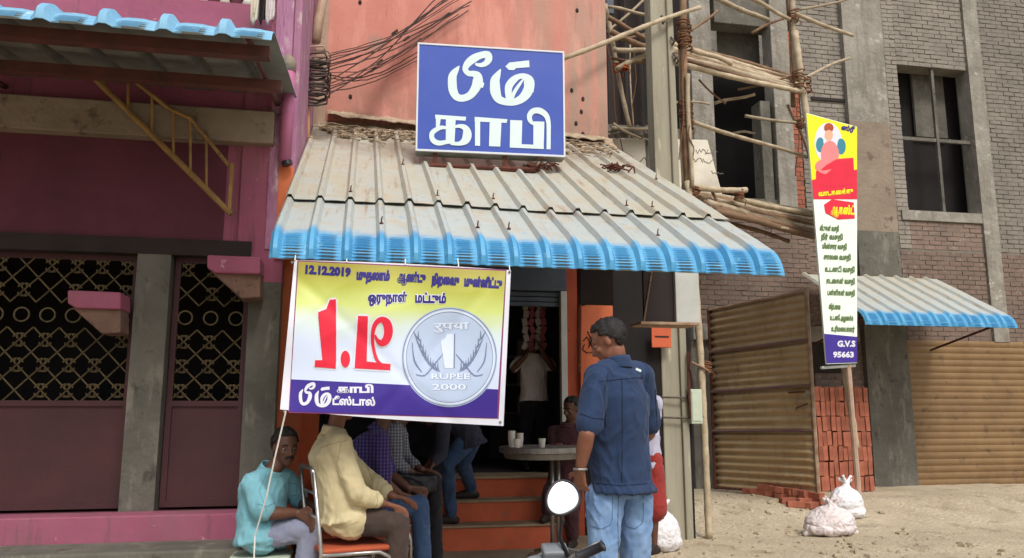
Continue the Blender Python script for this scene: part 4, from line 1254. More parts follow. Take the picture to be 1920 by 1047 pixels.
part('box_lid', M['greenbox'], bx, lambda m: wb(m, 1298, 734, 1315, 790, YQ - .128, .006), bevel=.003)
part('cable', M['cable'], bx, lambda m: m.tube([at(1298, 640, YQ - .1), at(1294, 690, YQ - .12), at(1302, 730, YQ - .1)], .012, 6))
part('cable', M['rust'], bx, lambda m: m.tube([at(1290, 660, YQ - .08), at(1292, 740, YQ - .1), at(1296, 785, YQ - .1)], .016, 6))
ct = MB()
for (x, y) in ((1240, 30), (1258, 70), (1262, 100), (1266, 105)):
    ct.tube([at(x, y, YQ - .06), at(x + 6, y + 8, YQ - .09), at(x + 2, y + 16, YQ - .06)], .014, 6)
ct.build('iron_step', M['cable'], cp)

# pale box and dark board hanging below the awning on the right
hb = thing('hanging_grey_panel', 'pale grey sheet metal box under the right end of the awning', 'box', at(1288, 606, 6.9))
part('box_body', M['boxgrey'], hb, lambda m: wb(m, 1267, 500, 1311, 606, 6.9, .3), bevel=.008)
part('bottom_lip', M['sheetedge'], hb, lambda m: wb(m, 1202, 604, 1312, 609, 6.88, .3), bevel=.002)
db = thing('dark_side_board', 'dark brown board hanging between the awning and the pale grey box', 'board', at(1235, 600, 6.95))
part('board', M['dark'], db, lambda m: wb(m, 1207, 500, 1266, 604, 6.95, .04), bevel=.004)
part('board', M['dark'], db, lambda m: wb(m, 1088, 505, 1150, 572, 7.2, .03), bevel=.004)
part('edge_batten', M['bamboo_dark'], db, lambda m: m.tube([at(1222, 510, 6.94), at(1207, 604, 6.94)], .008, 5))
rp = thing('red_wall_plate', 'small faded orange red plate on the dark wall left of the pole', 'plate', at(1240, 650, 8.2))
part('plate', M['riser'], rp, lambda m: wb(m, 1222, 613, 1259, 652, 8.2, .03), bevel=.006)
part('plate_slot', M['dark'], rp, lambda m: wb(m, 1228, 630, 1254, 633, 8.196, .01))
ap = MB(); ap.tube([at(1084, 502, 7.3), at(1085, 560, 7.3), at(1086, 700, 7.35)], .016, 8)
tag(ap.build('awning_post', M['rust']), 'thin red iron post under the awning beside the orange pier', 'post')
for o_ in [o for o in COL.objects if o.name == 'awning_post']: pass

# ------------------------------------------------------------------ brown sheet gate swung open
GR, GL = 9.6, 11.15
gtR0, gtR1 = at(1535, 930, GR), at(1508, 546, GR)
gtL0, gtL1 = at(1342, 914, GL), at(1326, 582, GL)
gt = thing('sheet_metal_gate', 'tall brown corrugated sheet gate standing open before the brick building', 'gate', (gtL0 + gtR0) / 2)
xa, xb = V((gtL0.x, GL, 0)), V((gtR0.x, GR, 0))
gdir = (xb - xa).normalized(); gn = V((gdir.y, -gdir.x, 0))
if gn.y > 0: gn = -gn
zl0, zl1, zr0, zr1 = gtL0.z, gtL1.z, gtR0.z, gtR1.z
def gp(u, v, o=0):
    p = xa.lerp(xb, u); zb = zl0 + (zr0 - zl0) * u; zt = zl1 + (zr1 - zl1) * u
    return V((p.x, p.y, zb + (zt - zb) * v)) + gn * o
cuts = [0, .31, .53, .755, 1.0]
for a, b in zip(cuts, cuts[1:]):
    nw = max(3, round((b - a) * 2.57 / .105))
    m = MB(); m.sheet(lambda u, v: gp(u, a + (b - a) * v, .016 * math.sin(v * nw * 2 * math.pi) + .006 * noise.noise(V((u * 3, v * 3 + a * 9, 1)))), 10, nw * 8, th=tuple(gn * -.002))
    m.build('corrugated_sheet', M['shutterbrown'], gt, smooth=True)
for c in cuts[1:-1]:
    part('gate_rail', M['purple_rail'], gt, lambda m: m.tube([gp(0, c, .022), gp(1, c, .022)], .022, 6))
for (v0, nm) in ((1.0, 'top_edge'), (0.0, 'bottom_edge')):
    part(nm, M['sheetedge'] if v0 else M['rust'], gt, lambda m: m.tube([gp(0, v0, .01), gp(1, v0, .01)], .018, 6))
part('gate_stile', M['sheetedge'], gt, lambda m: m.tube([gp(1.005, -.01, .01), gp(1.005, 1.01, .01)], .026, 6))
part('gate_stile', M['rust'], gt, lambda m: m.tube([gp(0, -.01, .0), gp(0, 1.01, .0)], .026, 6))
part('gate_latch', M['dullsteel'], gt, lambda m: m.tube([gp(1.0, .49, .05), gp(.96, .49, .06), gp(.96, .47, .05)], .012, 6))
part('patch_plate', M['rust'], gt, lambda m: (m.tube([gp(.8, .5, .04), gp(.95, .5, .04)], .012, 5), m.tube([gp(.86, .42, .04), gp(.97, .44, .04)], .01, 5)))

# bricks under and beside the gate
bid = 0
def loose_brick(c, rot, lab=None, grp='loose bricks at the foot of the gate'):
    o = bpy.data.objects.new('brick', bmesh_for(.215, .07, 'brick', .1)); COL.objects.link(o)
    o.location = c; o.rotation_euler = rot
    tag(o, lab or 'red clay brick lying at the foot of the brown sheet gate', 'brick', grp)
for k in range(9):
    p = gp(.38 + k * .075, 0, .02)
    for lv in range(2 if k > 1 else 1):
        loose_brick(V((p.x, p.y, gz(p.x, p.y) + .035 + .073 * lv)), (0, rc.uniform(-.05, .05), math.atan2(gdir.y, gdir.x) + rc.uniform(-.2, .2) + (math.pi / 2 if k in (4, 7) else 0)))
for k in range(4):
    p = at(1478 + k * 14, 938 + (k % 2) * 3, Z=.22)
    loose_brick(V((p.x, p.y, gz(p.x, p.y) + .035)), (0, 0, rc.uniform(-.6, .6)))

# stack of bricks set on end
bs = thing('brick_stack', 'tall stack of red bricks set on end right of the brown gate', 'brick stack', at(1570, 915, 10.7))
x0 = at(1524, 820, 10.7).x; zb = .2; zt = at(1565, 733, 10.7).z
n = 0; row = 0; z = zb + .11
while z < zt:
    for k in range(12):
        if n >= 299: break
        x = x0 + .038 + k * .078 + rc.uniform(-.006, .006)
        o = bpy.data.objects.new('brick', bmesh_for(.068, .205, 'brick', .1)); COL.objects.link(o)
        o.parent = bs; o.location = V((x, 10.75 + rc.uniform(-.014, .014), z + rc.uniform(-.012, .012))) - ORG[bs.name]
        o.rotation_euler = (rc.uniform(-.03, .03), rc.uniform(-.05, .05), rc.uniform(-.08, .08)); n += 1
    z += .212
part('stack_core', M['brick'], bs, lambda m: m.span((x0 + .02, 10.8, zb), (x0 + 12 * .078, 11.2, z - .1)))

# ------------------------------------------------------------------ right hand flex sign
fx = thing('flex_hoarding', 'tall leaning yellow and white printed flex board at the right', 'hoarding', at(1575, 684, 8.9))
fTL, fTR, fBL, fBR = V((1512, 212)), V((1607, 238)), V((1550, 683)), V((1607, 681))
def fmap(u, v, off=0):
    p = fTL.lerp(fTR, u).lerp(fBL.lerp(fBR, u), v)
    Yq = 8.9 + .25 * u
    return at(p.x, p.y, Yq - off)
def fpx(px, py, off):
    # photo pixel on the board
    u = .5
    for _ in range(4):
        v = (py - (212 + 26 * u)) / ((683 - 212) - 28 * u); xl = 1512 + 38 * v; u = (px - xl) / (1607 - xl)
    return at(px, py, 8.9 + .25 * u - off)
def fq(mb, y0l, y0r, y1l, y1r, off):
    def fn(u, v):
        def yy(a, b): return a + (b - a) * u
        py = yy(y0l, y0r) * (1 - v) + yy(y1l, y1r) * v
        vv = (py - (212 + 26 * u)) / ((683 - 212) - (28) * u)
        return fmap(u, vv, off)
    mb.sheet(fn, 6, 6)
m = MB(); m.sheet(lambda u, v: fmap(u, v, 0), 8, 8, th=(0, .03, 0)); m.build('board', M['vpale'], fx)
for (a, mt, off) in (((213, 239, 372, 360), 'vyellow', .002), ((338, 318, 374, 374), 'vred', .004), ((626, 632, 682, 680), 'vpurple', .004)):
    m = MB(); fq(m, *a, off); m.build('printed_field', M[mt], fx)
m = MB(); poly(m, [(1546, 300), (1600, 296), (1603, 345), (1556, 352), (1530, 344), (1530, 322)], fpx, .006); m.build('printed_red_cloud', M['vred'], fx)
m = MB(); poly(m, [(1545, 384), (1560, 374), (1601, 380), (1603, 410), (1572, 412), (1548, 400)], fpx, .006); m.build('printed_red_cloud', M['vred'], fx)
# plain seated figure in pink and rose
def ell(m, cx, cy, rx, ry, off): poly(m, [(cx + rx * math.cos(t), cy + ry * math.sin(t)) for t in [i * math.pi / 10 for i in range(20)]], fpx, off)
m = MB(); ell(m, 1553, 268, 26, 38, .005); m.build('printed_shape', M['vwhite'], fx)
m = MB(); ell(m, 1538, 272, 8, 14, .006); m.build('printed_shape', M['vteal'], fx)
m = MB(); ell(m, 1577, 275, 9, 15, .006); m.build('printed_shape', M['vteal'], fx)
m = MB(); ell(m, 1556, 290, 17, 26, .007); ell(m, 1558, 312, 30, 16, .0076); m.build('printed_shape', M['vpink'], fx)
m = MB(); ell(m, 1554, 254, 8, 10, .008); m.build('printed_shape', M['vskin'], fx)
m = MB(); ell(m, 1554, 240, 9, 9, .0074); m.build('printed_shape', M['darkorange'], fx)
m = MB(); text(m, 'ஸ்ரீ', (1577, 243), (1602, 248), 12, fpx, .006, .06); m.build('printed_text', M['vnavy'], fx)
m = MB(); text(m, 'ஆகஸ்ட்', (1558, 400), (1602, 402), 20, fpx, .009, .06); text(m, 'வாடகைக்கு', (1535, 368), (1600, 362), 12, fpx, .009, .05); m.build('printed_text', M['vyellow'], fx)
m = MB()
words = ['வீடுகள் வசதி', 'நீர் வசதி', 'மின்சார வசதி', 'சாலை வசதி', 'உடனடி வசதி', 'கடைகள் வசதி', 'பள்ளிகள் வசதி', 'விற்பனை', 'உடனே அழைக்க', 'உரிமையாளர்']
ysr = (432, 448, 466, 486, 509, 531, 553, 579, 600, 621)
for k, (w, y) in enumerate(zip(words, ysr)):
    x = 1537 + k * 2.4
    m = MB(); text(m, w, (x, y), (min(1603, x + (36 + 5 * k if k < 7 else (22 if k == 7 else 44))), y + 1.5), 12.5, fpx, .006, .06)
    m.build('printed_line', M['vgreen'], fx)
m = MB(); text(m, 'G.V.S', (1570, 650), (1604, 650), 15, fpx, .007, .05); text(m, '95663', (1562, 670), (1601, 670), 14, fpx, .007, .05); m.build('printed_text', M['vwhite'], fx)
part('board_support', M['boxgrey'], fx, lambda m: m.tube([at(1540, 690, 8.95), at(1602, 686, 9.2)], .02, 6))
part('board_post', M['conduit'], fx, lambda m: m.tube([at(1590, 684, 9.15), at(1608, 900, 9.1), V((at(1608, 900, 9.1).x, 9.1, .1))], .035, 8))

# ------------------------------------------------------------------ neighbouring shop to the right
ns = thing('corner_shop', 'brick and cement shop with dark upper window and brown shutter at far right', 'building', at(1760, 920, YB))
def Nn(name, mt, x0, y0, x1, y1, Y=YB, dep=.3, bevel=.0): return part(name, M[mt], ns, lambda m: m.span((at(x0, 500, Y).x, Y, at(1780, y1, Y).z), (at(x1, 500, Y).x, Y + dep, at(1780, y0, Y).z)), bevel=bevel)
Nn('column', 'beige', 1612, 240, 1690, 440, YB - .1)
Nn('column', 'grey', 1612, -160, 1690, 240, YB - .1)
Nn('column', 'greydark', 1612, 440, 1690, 930, YB - .1)
for q in ((1690, -160, 1712, 470), (1850, -160, 2250, 470), (1712, -160, 1850, 130), (1712, 400, 1850, 470), (1690, 470, 2250, 640)):
    brick_field(*q, 'brickgrey' if q[1] < 400 else 'brickwall', limit=0, seed=q[0], ub=ns, ref=1780)
Nn('column', 'grey', 1852, -160, 1880, 640, YB - .05, .3)
Nn('lintel', 'grey', 1700, 398, 1862, 416, YB - .04, .2)
Nn('dark_room', 'black', 1700, 120, 1862, 412, YB + .5, .1)
Nn('inner_wall', 'greydark', 1740, 120, 1800, 260, YB + .4, .05)
wfz = Nn('window_frame', 'greydark', 1712, 262, 1850, 268, YB + .05, .05, 0)
Nn('mullion', 'greydark', 1778, 130, 1783, 400, YB + .04, .05, 0)
X0n, X1n = at(1696, 780, YB).x, at(1930, 780, YB).x
zt_n = at(1810, 640, YB).z
m = MB(); nw = 22
m.sheet(lambda u, v: V((X0n + (X1n - X0n) * u, YB - .03 - .014 * abs(math.sin(v * nw * math.pi)), .18 + (zt_n - .18) * v)), 4, nw * 8, th=(0, .004, 0))
m.build('roller_shutter', M['shutterdim'], ns)
Nn('wall', 'greydark', 1926, 640, 2300, 940)
na = thing('blue_side_awning', 'blue ribbed awning over the brown shutter at far right', 'awning', at(1760, 600, 9.7))
Zn = at(1760, 612, 9.7).z; PFn = profile(1.95); xn0 = at(1622, 600, 9.7).x; xn1 = at(1908, 610, 9.7).x; npn = (xn1 - xn0) / 9
for k in range(3):
    m = MB(); roof_sheet(m, xn0 + k * 3 * npn, 3, npn, PFn, 0, 1.92, 9.7, Zn, jit=k + 21)
    m.build('roof_sheet', M['awning'], na)
part('purlin', M['purlin'], na, lambda m: m.tube([V((xn0, 9.9, Zn + .1)), V((xn1, 9.9, Zn + .1))], .02, 6))
for x in (xn0 + .1, xn1 - .1): part('bracket', M['purlin'], na, lambda m: m.tube([V((x, 9.9, Zn + .08)), V((x, YB, Zn - .2))], .018, 6))

# ------------------------------------------------------------------ organic shapes: overlapping solids fused by a voxel remesh
def cap(mb, p0, r0, p1, r1, seg=14):
    p0, p1 = V(p0), V(p1); d = p1 - p0; L = d.length
    if L < 1e-6: d = V((0, 0, 1)); L = 1e-6
    d.normalize()
    pts, rs = [], []
    for k in range(5):
        a = math.pi / 2 * (1 - k / 4) * .96; pts.append(p0 - d * r0 * math.sin(a)); rs.append(r0 * math.cos(a))
    for k in range(5):
        a = math.pi / 2 * (k / 4) * .96; pts.append(p1 + d * r1 * math.sin(a)); rs.append(r1 * math.cos(a))
    mb.tube(pts, rs, seg)


def loft(mb, rings, seg=20):
    """rings: (center, side vector, front vector) with vector lengths = radii"""
    b = len(mb.v)
    for c, s, f in rings:
        for k in range(seg):
            t = 2 * math.pi * k / seg
            mb.v.append(V(c) + s * math.cos(t) + f * math.sin(t))
    for i in range(len(rings) - 1):
        for k in range(seg):
            mb.f.append((b + i * seg + k, b + i * seg + (k + 1) % seg, b + (i + 1) * seg + (k + 1) % seg, b + (i + 1) * seg + k)); mb.m.append(0)
    mb.f.append(tuple(b + k for k in reversed(range(seg)))); mb.m.append(0)
    mb.f.append(tuple(b + (len(rings) - 1) * seg + k for k in range(seg))); mb.m.append(0)


def fuse(mb, name, mat_, parent, vox=.01, sm=4, disp=None, smf=.6):
    bm = bmesh.new()
    tmp = mb.build('tmp', mat_, None)
    r_ = tmp.modifiers.new('r', 'REMESH'); r_.mode = 'VOXEL'; r_.voxel_size = vox
    if sm:
        s_ = tmp.modifiers.new('s', 'SMOOTH'); s_.factor = smf; s_.iterations = sm
    dg = bpy.context.evaluated_depsgraph_get()
    me = bpy.data.meshes.new_from_object(tmp.evaluated_get(dg))
    bpy.data.objects.remove(tmp)
    me.name = name
    if disp:
        vn = [v.normal.copy() for v in me.vertices]
        for v, n in zip(me.vertices, vn): v.co = v.co + n * disp(v.co, n)
    off = ORG[parent.name] if parent is not None else V((0, 0, 0))
    for v in me.vertices: v.co = v.co - off
    me.polygons.foreach_set('use_smooth', [True] * len(me.polygons))
    me.materials.clear(); me.materials.append(mat_)
    o = bpy.data.objects.new(name, me); COL.objects.link(o)
    if parent is not None: o.parent = parent; ORG[o.name] = off
    return o


def folds(amp=.008, f=9, st=(1, 1, 1), seed=0):
    def d(p, n):
        q = V((p.x * st[0], p.y * st[1], p.z * st[2])) * f + V((seed, seed * 2.3, 0))
        q = q + V((noise.noise(q * .6), noise.noise(q * .6 + V((5, 5, 5))), 0)) * 1.2
        a = (1 - abs(noise.noise(q)) * 2.2) ** 3
        b = (1 - abs(noise.noise(q * 2.3 + V((3, 1, 7)))) * 2.2)
        c = (1 - abs(noise.noise(q * 4.7 + V((1, 8, 2)))) * 2.2)
        return amp * (a * .8 + b * .38 + c * .16 - .35)
    return d


def cloth(name, c, c2=None, sc=5, bump=.5, **k):
    m = pm(name, c, c2 or tuple(x * .85 for x in c[:3]) + (1,), sc=sc, rough=.95, spec=.15, bump=bump, bsc=220, bdist=.0015, **k)
    N = m.node_tree.nodes; L = m.node_tree.links; b = N['Principled BSDF']
    prev = b.inputs['Normal'].links[0].from_socket; tcn = [n for n in N if n.type == 'TEX_COORD'][0]
    mp = N.new('ShaderNodeMapping'); mp.inputs['Scale'].default_value = (1, 1, .6); mp.inputs['Rotation'].default_value = (.3, .5, .2); L.new(tcn.outputs['Object'], mp.inputs[0])
    n = N.new('ShaderNodeTexNoise'); n.noise_type = 'RIDGED_MULTIFRACTAL'; n.inputs['Scale'].default_value = 5.5; n.inputs['Detail'].default_value = 3; n.inputs['Distortion'].default_value = .6
    L.new(mp.outputs[0], n.inputs[0])
    bb = N.new('ShaderNodeBump'); bb.inputs['Strength'].default_value = 1.0; bb.inputs['Distance'].default_value = .034
    L.new(n.outputs[0], bb.inputs['Height']); L.new(prev, bb.inputs['Normal']); L.new(bb.outputs[0], b.inputs['Normal'])
    b.inputs['Sheen Weight'].default_value = .08
    return m


def skin(name, r, g, b):
    return pm(name, lin(r, g, b), lin(int(r * .9), int(g * .86), int(b * .84)), sc=14, rough=.5, spec=.4, bump=.25, bsc=120, bdist=.001)


SKIN = {'a': skin('brown_skin', 130, 86, 66), 'b': skin('dark_brown_skin', 98, 66, 52)}
HAIR = pm('black_hair', lin(18, 15, 15), lin(34, 30, 29), sc=30, rough=.6, bump=.9, bsc=160, bdist=.006)
EYEW = flat('eye_white', lin(150, 142, 134), rough=.3); EYED = flat('eye_dark', lin(26, 18, 16), rough=.2)
LEATHER = pm('dark_sandal', lin(50, 38, 32), lin(34, 28, 26), sc=10, rough=.6)


def frame(f, up=V((0, 0, 1))):
    f = V(f).normalized(); s = V(up).cross(f).normalized(); u = f.cross(s).normalized()
    return s, f, u       # left, forward, up


def hand_prims(mb, wr_, d, pn, side, sc=1.0, curl=.5):
    """palm and five curled fingers. d: direction, pn: palm normal, side: thumb side vector"""
    d = V(d).normalized(); pn = (V(pn) - d * V(pn).dot(d)).normalized(); sd = (V(side) - d * V(side).dot(d) - pn * V(side).dot(pn)).normalized()
    for k in (-1, 0, 1):
        cap(mb, wr_ + d * .012 * sc + sd * k * .012 * sc, .017 * sc, wr_ + d * .085 * sc + sd * k * .024 * sc, .0135 * sc, 8)
    for i, (o_, ln) in enumerate(((.036, .078), (.013, .088), (-.011, .082), (-.034, .062))):
        b = wr_ + d * .09 * sc + sd * o_ * sc
        a1 = curl * .8; a2 = curl * 1.9
        p1 = b + (d * math.cos(a1) + pn * math.sin(a1)) * ln * .48 * sc
        p2 = p1 + (d * math.cos(a2) + pn * math.sin(a2)) * ln * .52 * sc
        cap(mb, b, .0098 * sc, p1, .0092 * sc, 8); cap(mb, p1, .0092 * sc, p2, .0078 * sc, 8)
    b = wr_ + d * .03 * sc + sd * .028 * sc
    p1 = b + (d * .6 + sd * .75 + pn * .25).normalized() * .045 * sc; p2 = p1 + (d * .85 + sd * .25 + pn * .35).normalized() * .034 * sc
    cap(mb, b, .013 * sc, p1, .0115 * sc, 8); cap(mb, p1, .0115 * sc, p2, .009 * sc, 8)


def person(label, loc, J, out, vox=.009):
    """J: joints (world), out: clothing spec. One continuous body mesh, clothes and hair as children."""
    T = thing('person', label, 'person', loc)
    sk = SKIN[out.get('skin', 'a')]
    k = out.get('scale', 1.0)
    hs_, hf, hu = frame(J['look'], J.get('hup', V((0, 0, 1))))
    hc = J['head']
    ts, tf, _ = frame(J['face'])
    sp = J['spine']           # pelvis, waist, chest, neckbase
    b = MB()
    # torso core
    def ax(i): return (sp[min(i + 1, 3)] - sp[max(i - 1, 0)]).normalized()
    W_ = [(.155, .105), (.135, .098), (.155, .108), (.07, .06)]
    rings = []
    for i in range(4):
        a = ax(i); f_ = (tf - a * tf.dot(a)).normalized(); s_ = ts
        rings.append((sp[i], s_ * W_[i][0] * k, f_ * W_[i][1] * k))
    loft(b, [(sp[0] - ax(0) * .08, rings[0][1] * .7, rings[0][2] * .8)] + rings[:3] + [(sp[2].lerp(sp[3], .62), rings[2][1] * .9, rings[2][2] * .72), (sp[3], ts * .062, rings[3][2])])
    cap(b, sp[3] - ax(3) * .02, .056, hc - hu * .055 - hf * .018, .05)
    # head
    Mh = Matrix((hf, hs_, hu)).transposed()
    b.sphere(hc + hu * .03 - hf * .012, (.094, .074, .086), 18, 12, Mh)
    b.sphere(hc - hu * .035 + hf * .022, (.062, .056, .074), 16, 10, Mh)
    b.sphere(hc - hu * .088 + hf * .05, (.026, .026, .02), 10, 8, Mh)
    b.sphere(hc + hu * .022 + hf * .068, (.018, .05, .014), 10, 8, Mh)
    cap(b, hc + hu * .012 + hf * .084, .009, hc - hu * .026 + hf * .1, .015, 8)
    b.sphere(hc - hu * .03 + hf * .09, (.014, .02, .011), 8, 6, Mh)
    b.sphere(hc - hu * .056 + hf * .078, (.012, .025, .008), 8, 6, Mh)
    b.sphere(hc - hu * .066 + hf * .076, (.011, .021, .008), 8, 6, Mh)
    for q in (-1, 1):
        b.sphere(hc + hs_ * .073 * q - hu * .006 - hf * .008, (.017, .008, .03), 8, 6, Mh)
        b.sphere(hc + hs_ * .036 * q - hu * .02 + hf * .06, (.022, .022, .018), 8, 6, Mh)
    # arms
    for q in ('L', 'R'):
        sh, el, wr_ = J['sh' + q], J['el' + q], J['wr' + q]
        cap(b, sp[3].lerp(sh, .35) - V((0, 0, .02)), .046 * k, sh, .05 * k); cap(b, sh, .05 * k, el, .041 * k)
        cap(b, el, .042 * k, el.lerp(wr_, .35), .042 * k); cap(b, el.lerp(wr_, .35), .042 * k, wr_, .027 * k)
        d = J.get('hd' + q, wr_ - el); pn = J.get('hp' + q, V((0, 0, -1))); sd = J.get('ht' + q, tf)
        hand_prims(b, wr_, d, pn, sd, k, J.get('hc' + q, .55))
    # legs
    for q in ('L', 'R'):
        hp, kn, an = J['hip' + q], J['kn' + q], J['an' + q]
        cap(b, hp, .08 * k, kn, .054 * k); cap(b, kn, .053 * k, kn.lerp(an, .35), .052 * k); cap(b, kn.lerp(an, .35), .052 * k, an, .034 * k)
        tdir = J.get('toe', tf)
        cap(b, an - tdir * .03 - V((0, 0, .035)), .034, an + tdir * .13 - V((0, 0, .05)), .026)
    fuse(b, 'body', sk, T, vox, 3, smf=.5)
    # eyes, brows, moustache
    for q in (-1, 1):
        e = MB().sphere(hc + hs_ * .031 * q + hu * .003 + hf * .0685, (.010, .012, .0055), 10, 8, Mh).build('eye', EYEW, T, smooth=True)
        MB().sphere(hc + hs_ * .031 * q + hu * .002 + hf * .0756, (.005, .0058, .0056), 8, 6, Mh).build('iris', EYED, e, smooth=True)
        m = MB(); m.tube([hc + hs_ * (.014 * q) + hu * .024 + hf * .087, hc + hs_ * (.032 * q) + hu * .03 + hf * .084, hc + hs_ * (.052 * q) + hu * .022 + hf * .07], [.003, .0045, .002], 6); m.build('eyebrow', HAIR, T)
    if out.get('moustache', True):
        m = MB(); m.tube([hc + hs_ * (.03 * t) - hu * (.046 + .006 * t * t) + hf * (.094 - .012 * t * t) for t in (-1, -.5, 0, .5, 1)], [.003, .008, .007, .008, .003], 8); m.build('moustache', HAIR, T, smooth=True)
    # hair
    h = MB()
    hr = out.get('hair', 1.0)
    c0 = hc + hu * .034 - hf * .016
    seg, ring = 48, 32
    pts = []; keep = []
    for j in range(ring + 1):
        a = math.pi * j / ring
        for t in range(seg):
            th_ = 2 * math.pi * t / seg
            l = V((math.sin(a) * math.cos(th_), math.sin(a) * math.sin(th_), math.cos(a)))
            nn_ = .008 * noise.noise(l * 3) + .008 * noise.noise(l * 11) + .006 * noise.noise(l * 25)
            p = V((l.x * (.1 * hr + nn_), l.y * (.081 * hr + nn_), l.z * (.094 * hr + nn_)))
            pts.append(c0 + Mh @ p); keep.append((l.x * .1 < .048 + .012 * noise.noise(l * 14) or l.z > .5 + .16 * noise.noise(l * 9)) and (l.z > -.86 if l.x < -.25 else l.z > -.15 - 1.2 * max(0, -l.x) + .5 * max(0, l.x)))
    fs = []
    for j in range(ring):
        for t in range(seg):
            f4 = (j * seg + t, (j + 1) * seg + t, (j + 1) * seg + (t + 1) % seg, j * seg + (t + 1) % seg)
            if all(keep[i] for i in f4): fs.append(f4)
    h.add(pts, fs)
    ho = h.build('hair', HAIR, T, smooth=True)
    so = ho.modifiers.new('thick', 'SOLIDIFY'); so.thickness = .012; so.offset = -.6
    # shirt
    ez = out.get('ease', .022)
    sleeve = out.get('sleeve', .85)
    m = MB()
    hem = out.get('hem', .12)
    rr = []
    a0 = ax(0) if out.get('tuck_dir') is None else out['tuck_dir']
    f0 = (tf - a0 * tf.dot(a0)).normalized()
    rr.append((sp[0] - a0 * hem, ts * (.178 * k + ez), f0 * (.135 * k + ez)))
    for i in range(3):
        a = ax(i); f_ = (tf - a * tf.dot(a)).normalized()
        rr.append((sp[i] + f_ * (.02 if i == 1 and out.get('belly') else 0), ts * (W_[i][0] * k + ez + (.012 if i == 1 else 0)), f_ * (W_[i][1] * k + ez + (.03 if out.get('belly') and i == 1 else 0))))
    a = ax(2); f_ = (tf - a * tf.dot(a)).normalized()
    rr.append((sp[2].lerp(sp[3], .6), ts * (.155 * k), f_ * (.086 * k + ez * .5)))
    rr.append((sp[2].lerp(sp[3], .86), ts * .1, f_ * .08)); rr.append((sp[2].lerp(sp[3], 1.0), ts * .068, f_ * .066))
    loft(m, rr, 26)
    for q in ('L', 'R'):
        sh, el, wr_ = J['sh' + q], J['el' + q], J['wr' + q]
        cap(m, sp[3].lerp(sh, .3) - V((0, 0, .012)), .056 * k + ez * .3, sh, .056 * k + ez * .3)
        if sleeve <= 1:
            e = sh.lerp(el, sleeve); cap(m, sh, .055 * k + ez * .35, e, .052 * k + ez * .5)
        else:
            e = el.lerp(wr_, sleeve - 1)
            cap(m, sh, .056 * k + ez * .35, el, .047 * k + ez * .4); cap(m, el, .047 * k + ez * .4, e, .033 * k + ez * .5)
    if out.get('seat'):
        for q in ('L', 'R'):
            cap(m, sp[0].lerp(J['hip' + q], .5), .118 * k + ez * .5, J['hip' + q] + (J['kn' + q] - J['hip' + q]).normalized() * .04, .106 * k + ez * .4)
    sd_ = out.get('seed', 1)
    so_ = fuse(m, 'shirt', out['shirt'], T, vox * 1.15, 5, disp=folds(out.get('fold', .010), out.get('ff', 8), (1, 1, .55), sd_))
    # collar
    m = MB(); cpos = sp[2].lerp(sp[3], 1.0); a = ax(3); f_ = (tf - a * tf.dot(a)).normalized()
    m.sheet(lambda u, v: cpos + (ts * math.cos(2 * math.pi * u) * (.070 + .014 * (1 - v)) + f_ * math.sin(2 * math.pi * u) * (.070 + .014 * (1 - v))) + a * (-.016 + .05 * v - .012 * math.sin(2 * math.pi * u) * v), 32, 4, th=tuple(a * .006))
    m.build('collar', out['shirt'], T, smooth=True)
    # trousers
    m = MB()
    loft(m, [(sp[0] - a0 * .09, ts * .11, f0 * .09), (sp[0] - a0 * .03, ts * (.158 * k + .006), f0 * (.108 * k + .004)), (sp[0] + a0 * .08, ts * (.15 * k + .012), f0 * (.108 * k + .01))], 22)
    for q in ('L', 'R'):
        hp, kn, an = J['hip' + q], J['kn' + q], J['an' + q]
        w = out.get('legw', 1.0)
        cap(m, hp, .096 * k * w, kn, (.070 if not out.get('short') else .12) * k * w)
        if not out.get('short'): cap(m, kn, .070 * k * w, an + (kn - an).normalized() * .02, .058 * k * w)
    fuse(m, 'trousers', out['trousers'], T, vox * 1.15, 4, disp=folds(.008, 9, (1, 1, .8), sd_ + 4))
    for q in ('L', 'R'):
        an = J['an' + q]; tdir = J.get('toe', tf)
        m = MB(); cap(m, an - tdir * .045 - V((0, 0, .055)), .038, an + tdir * .14 - V((0, 0, .06)), .034); cap(m, an - V((0, 0, .02)), .036, an + tdir * .08 - V((0, 0, .045)), .036)
        fuse(m, 'shoe', LEATHER, T, .009, 3)
    return T, so_


def interp_person(): pass


def mk(neck, pelvis, face, head=None, look=None, sw=.19, hw=.09, curve=.0):
    """spine from pelvis to neck with a forward-facing direction; returns basic joints"""
    s, f, u = frame(face)
    pelvis, neck = V(pelvis), V(neck)
    wst = pelvis.lerp(neck, .33) - f * curve * .8; ch = pelvis.lerp(neck, .72) - f * curve
    J = dict(face=f, spine=[pelvis, wst, ch, neck], hipL=pelvis + s * hw - V((0, 0, .05)), hipR=pelvis - s * hw - V((0, 0, .05)),
             shL=neck + s * sw - V((0, 0, .055)), shR=neck - s * sw - V((0, 0, .055)))
    J['look'] = V(look) if look is not None else f
    l = J['look'].normalized()
    J['head'] = V(head) if head is not None else neck + V((0, 0, .15)) + f * .03
    return J


def gnd(p, y=None): return V((p.x, p.y, gz(p.x, p.y)))


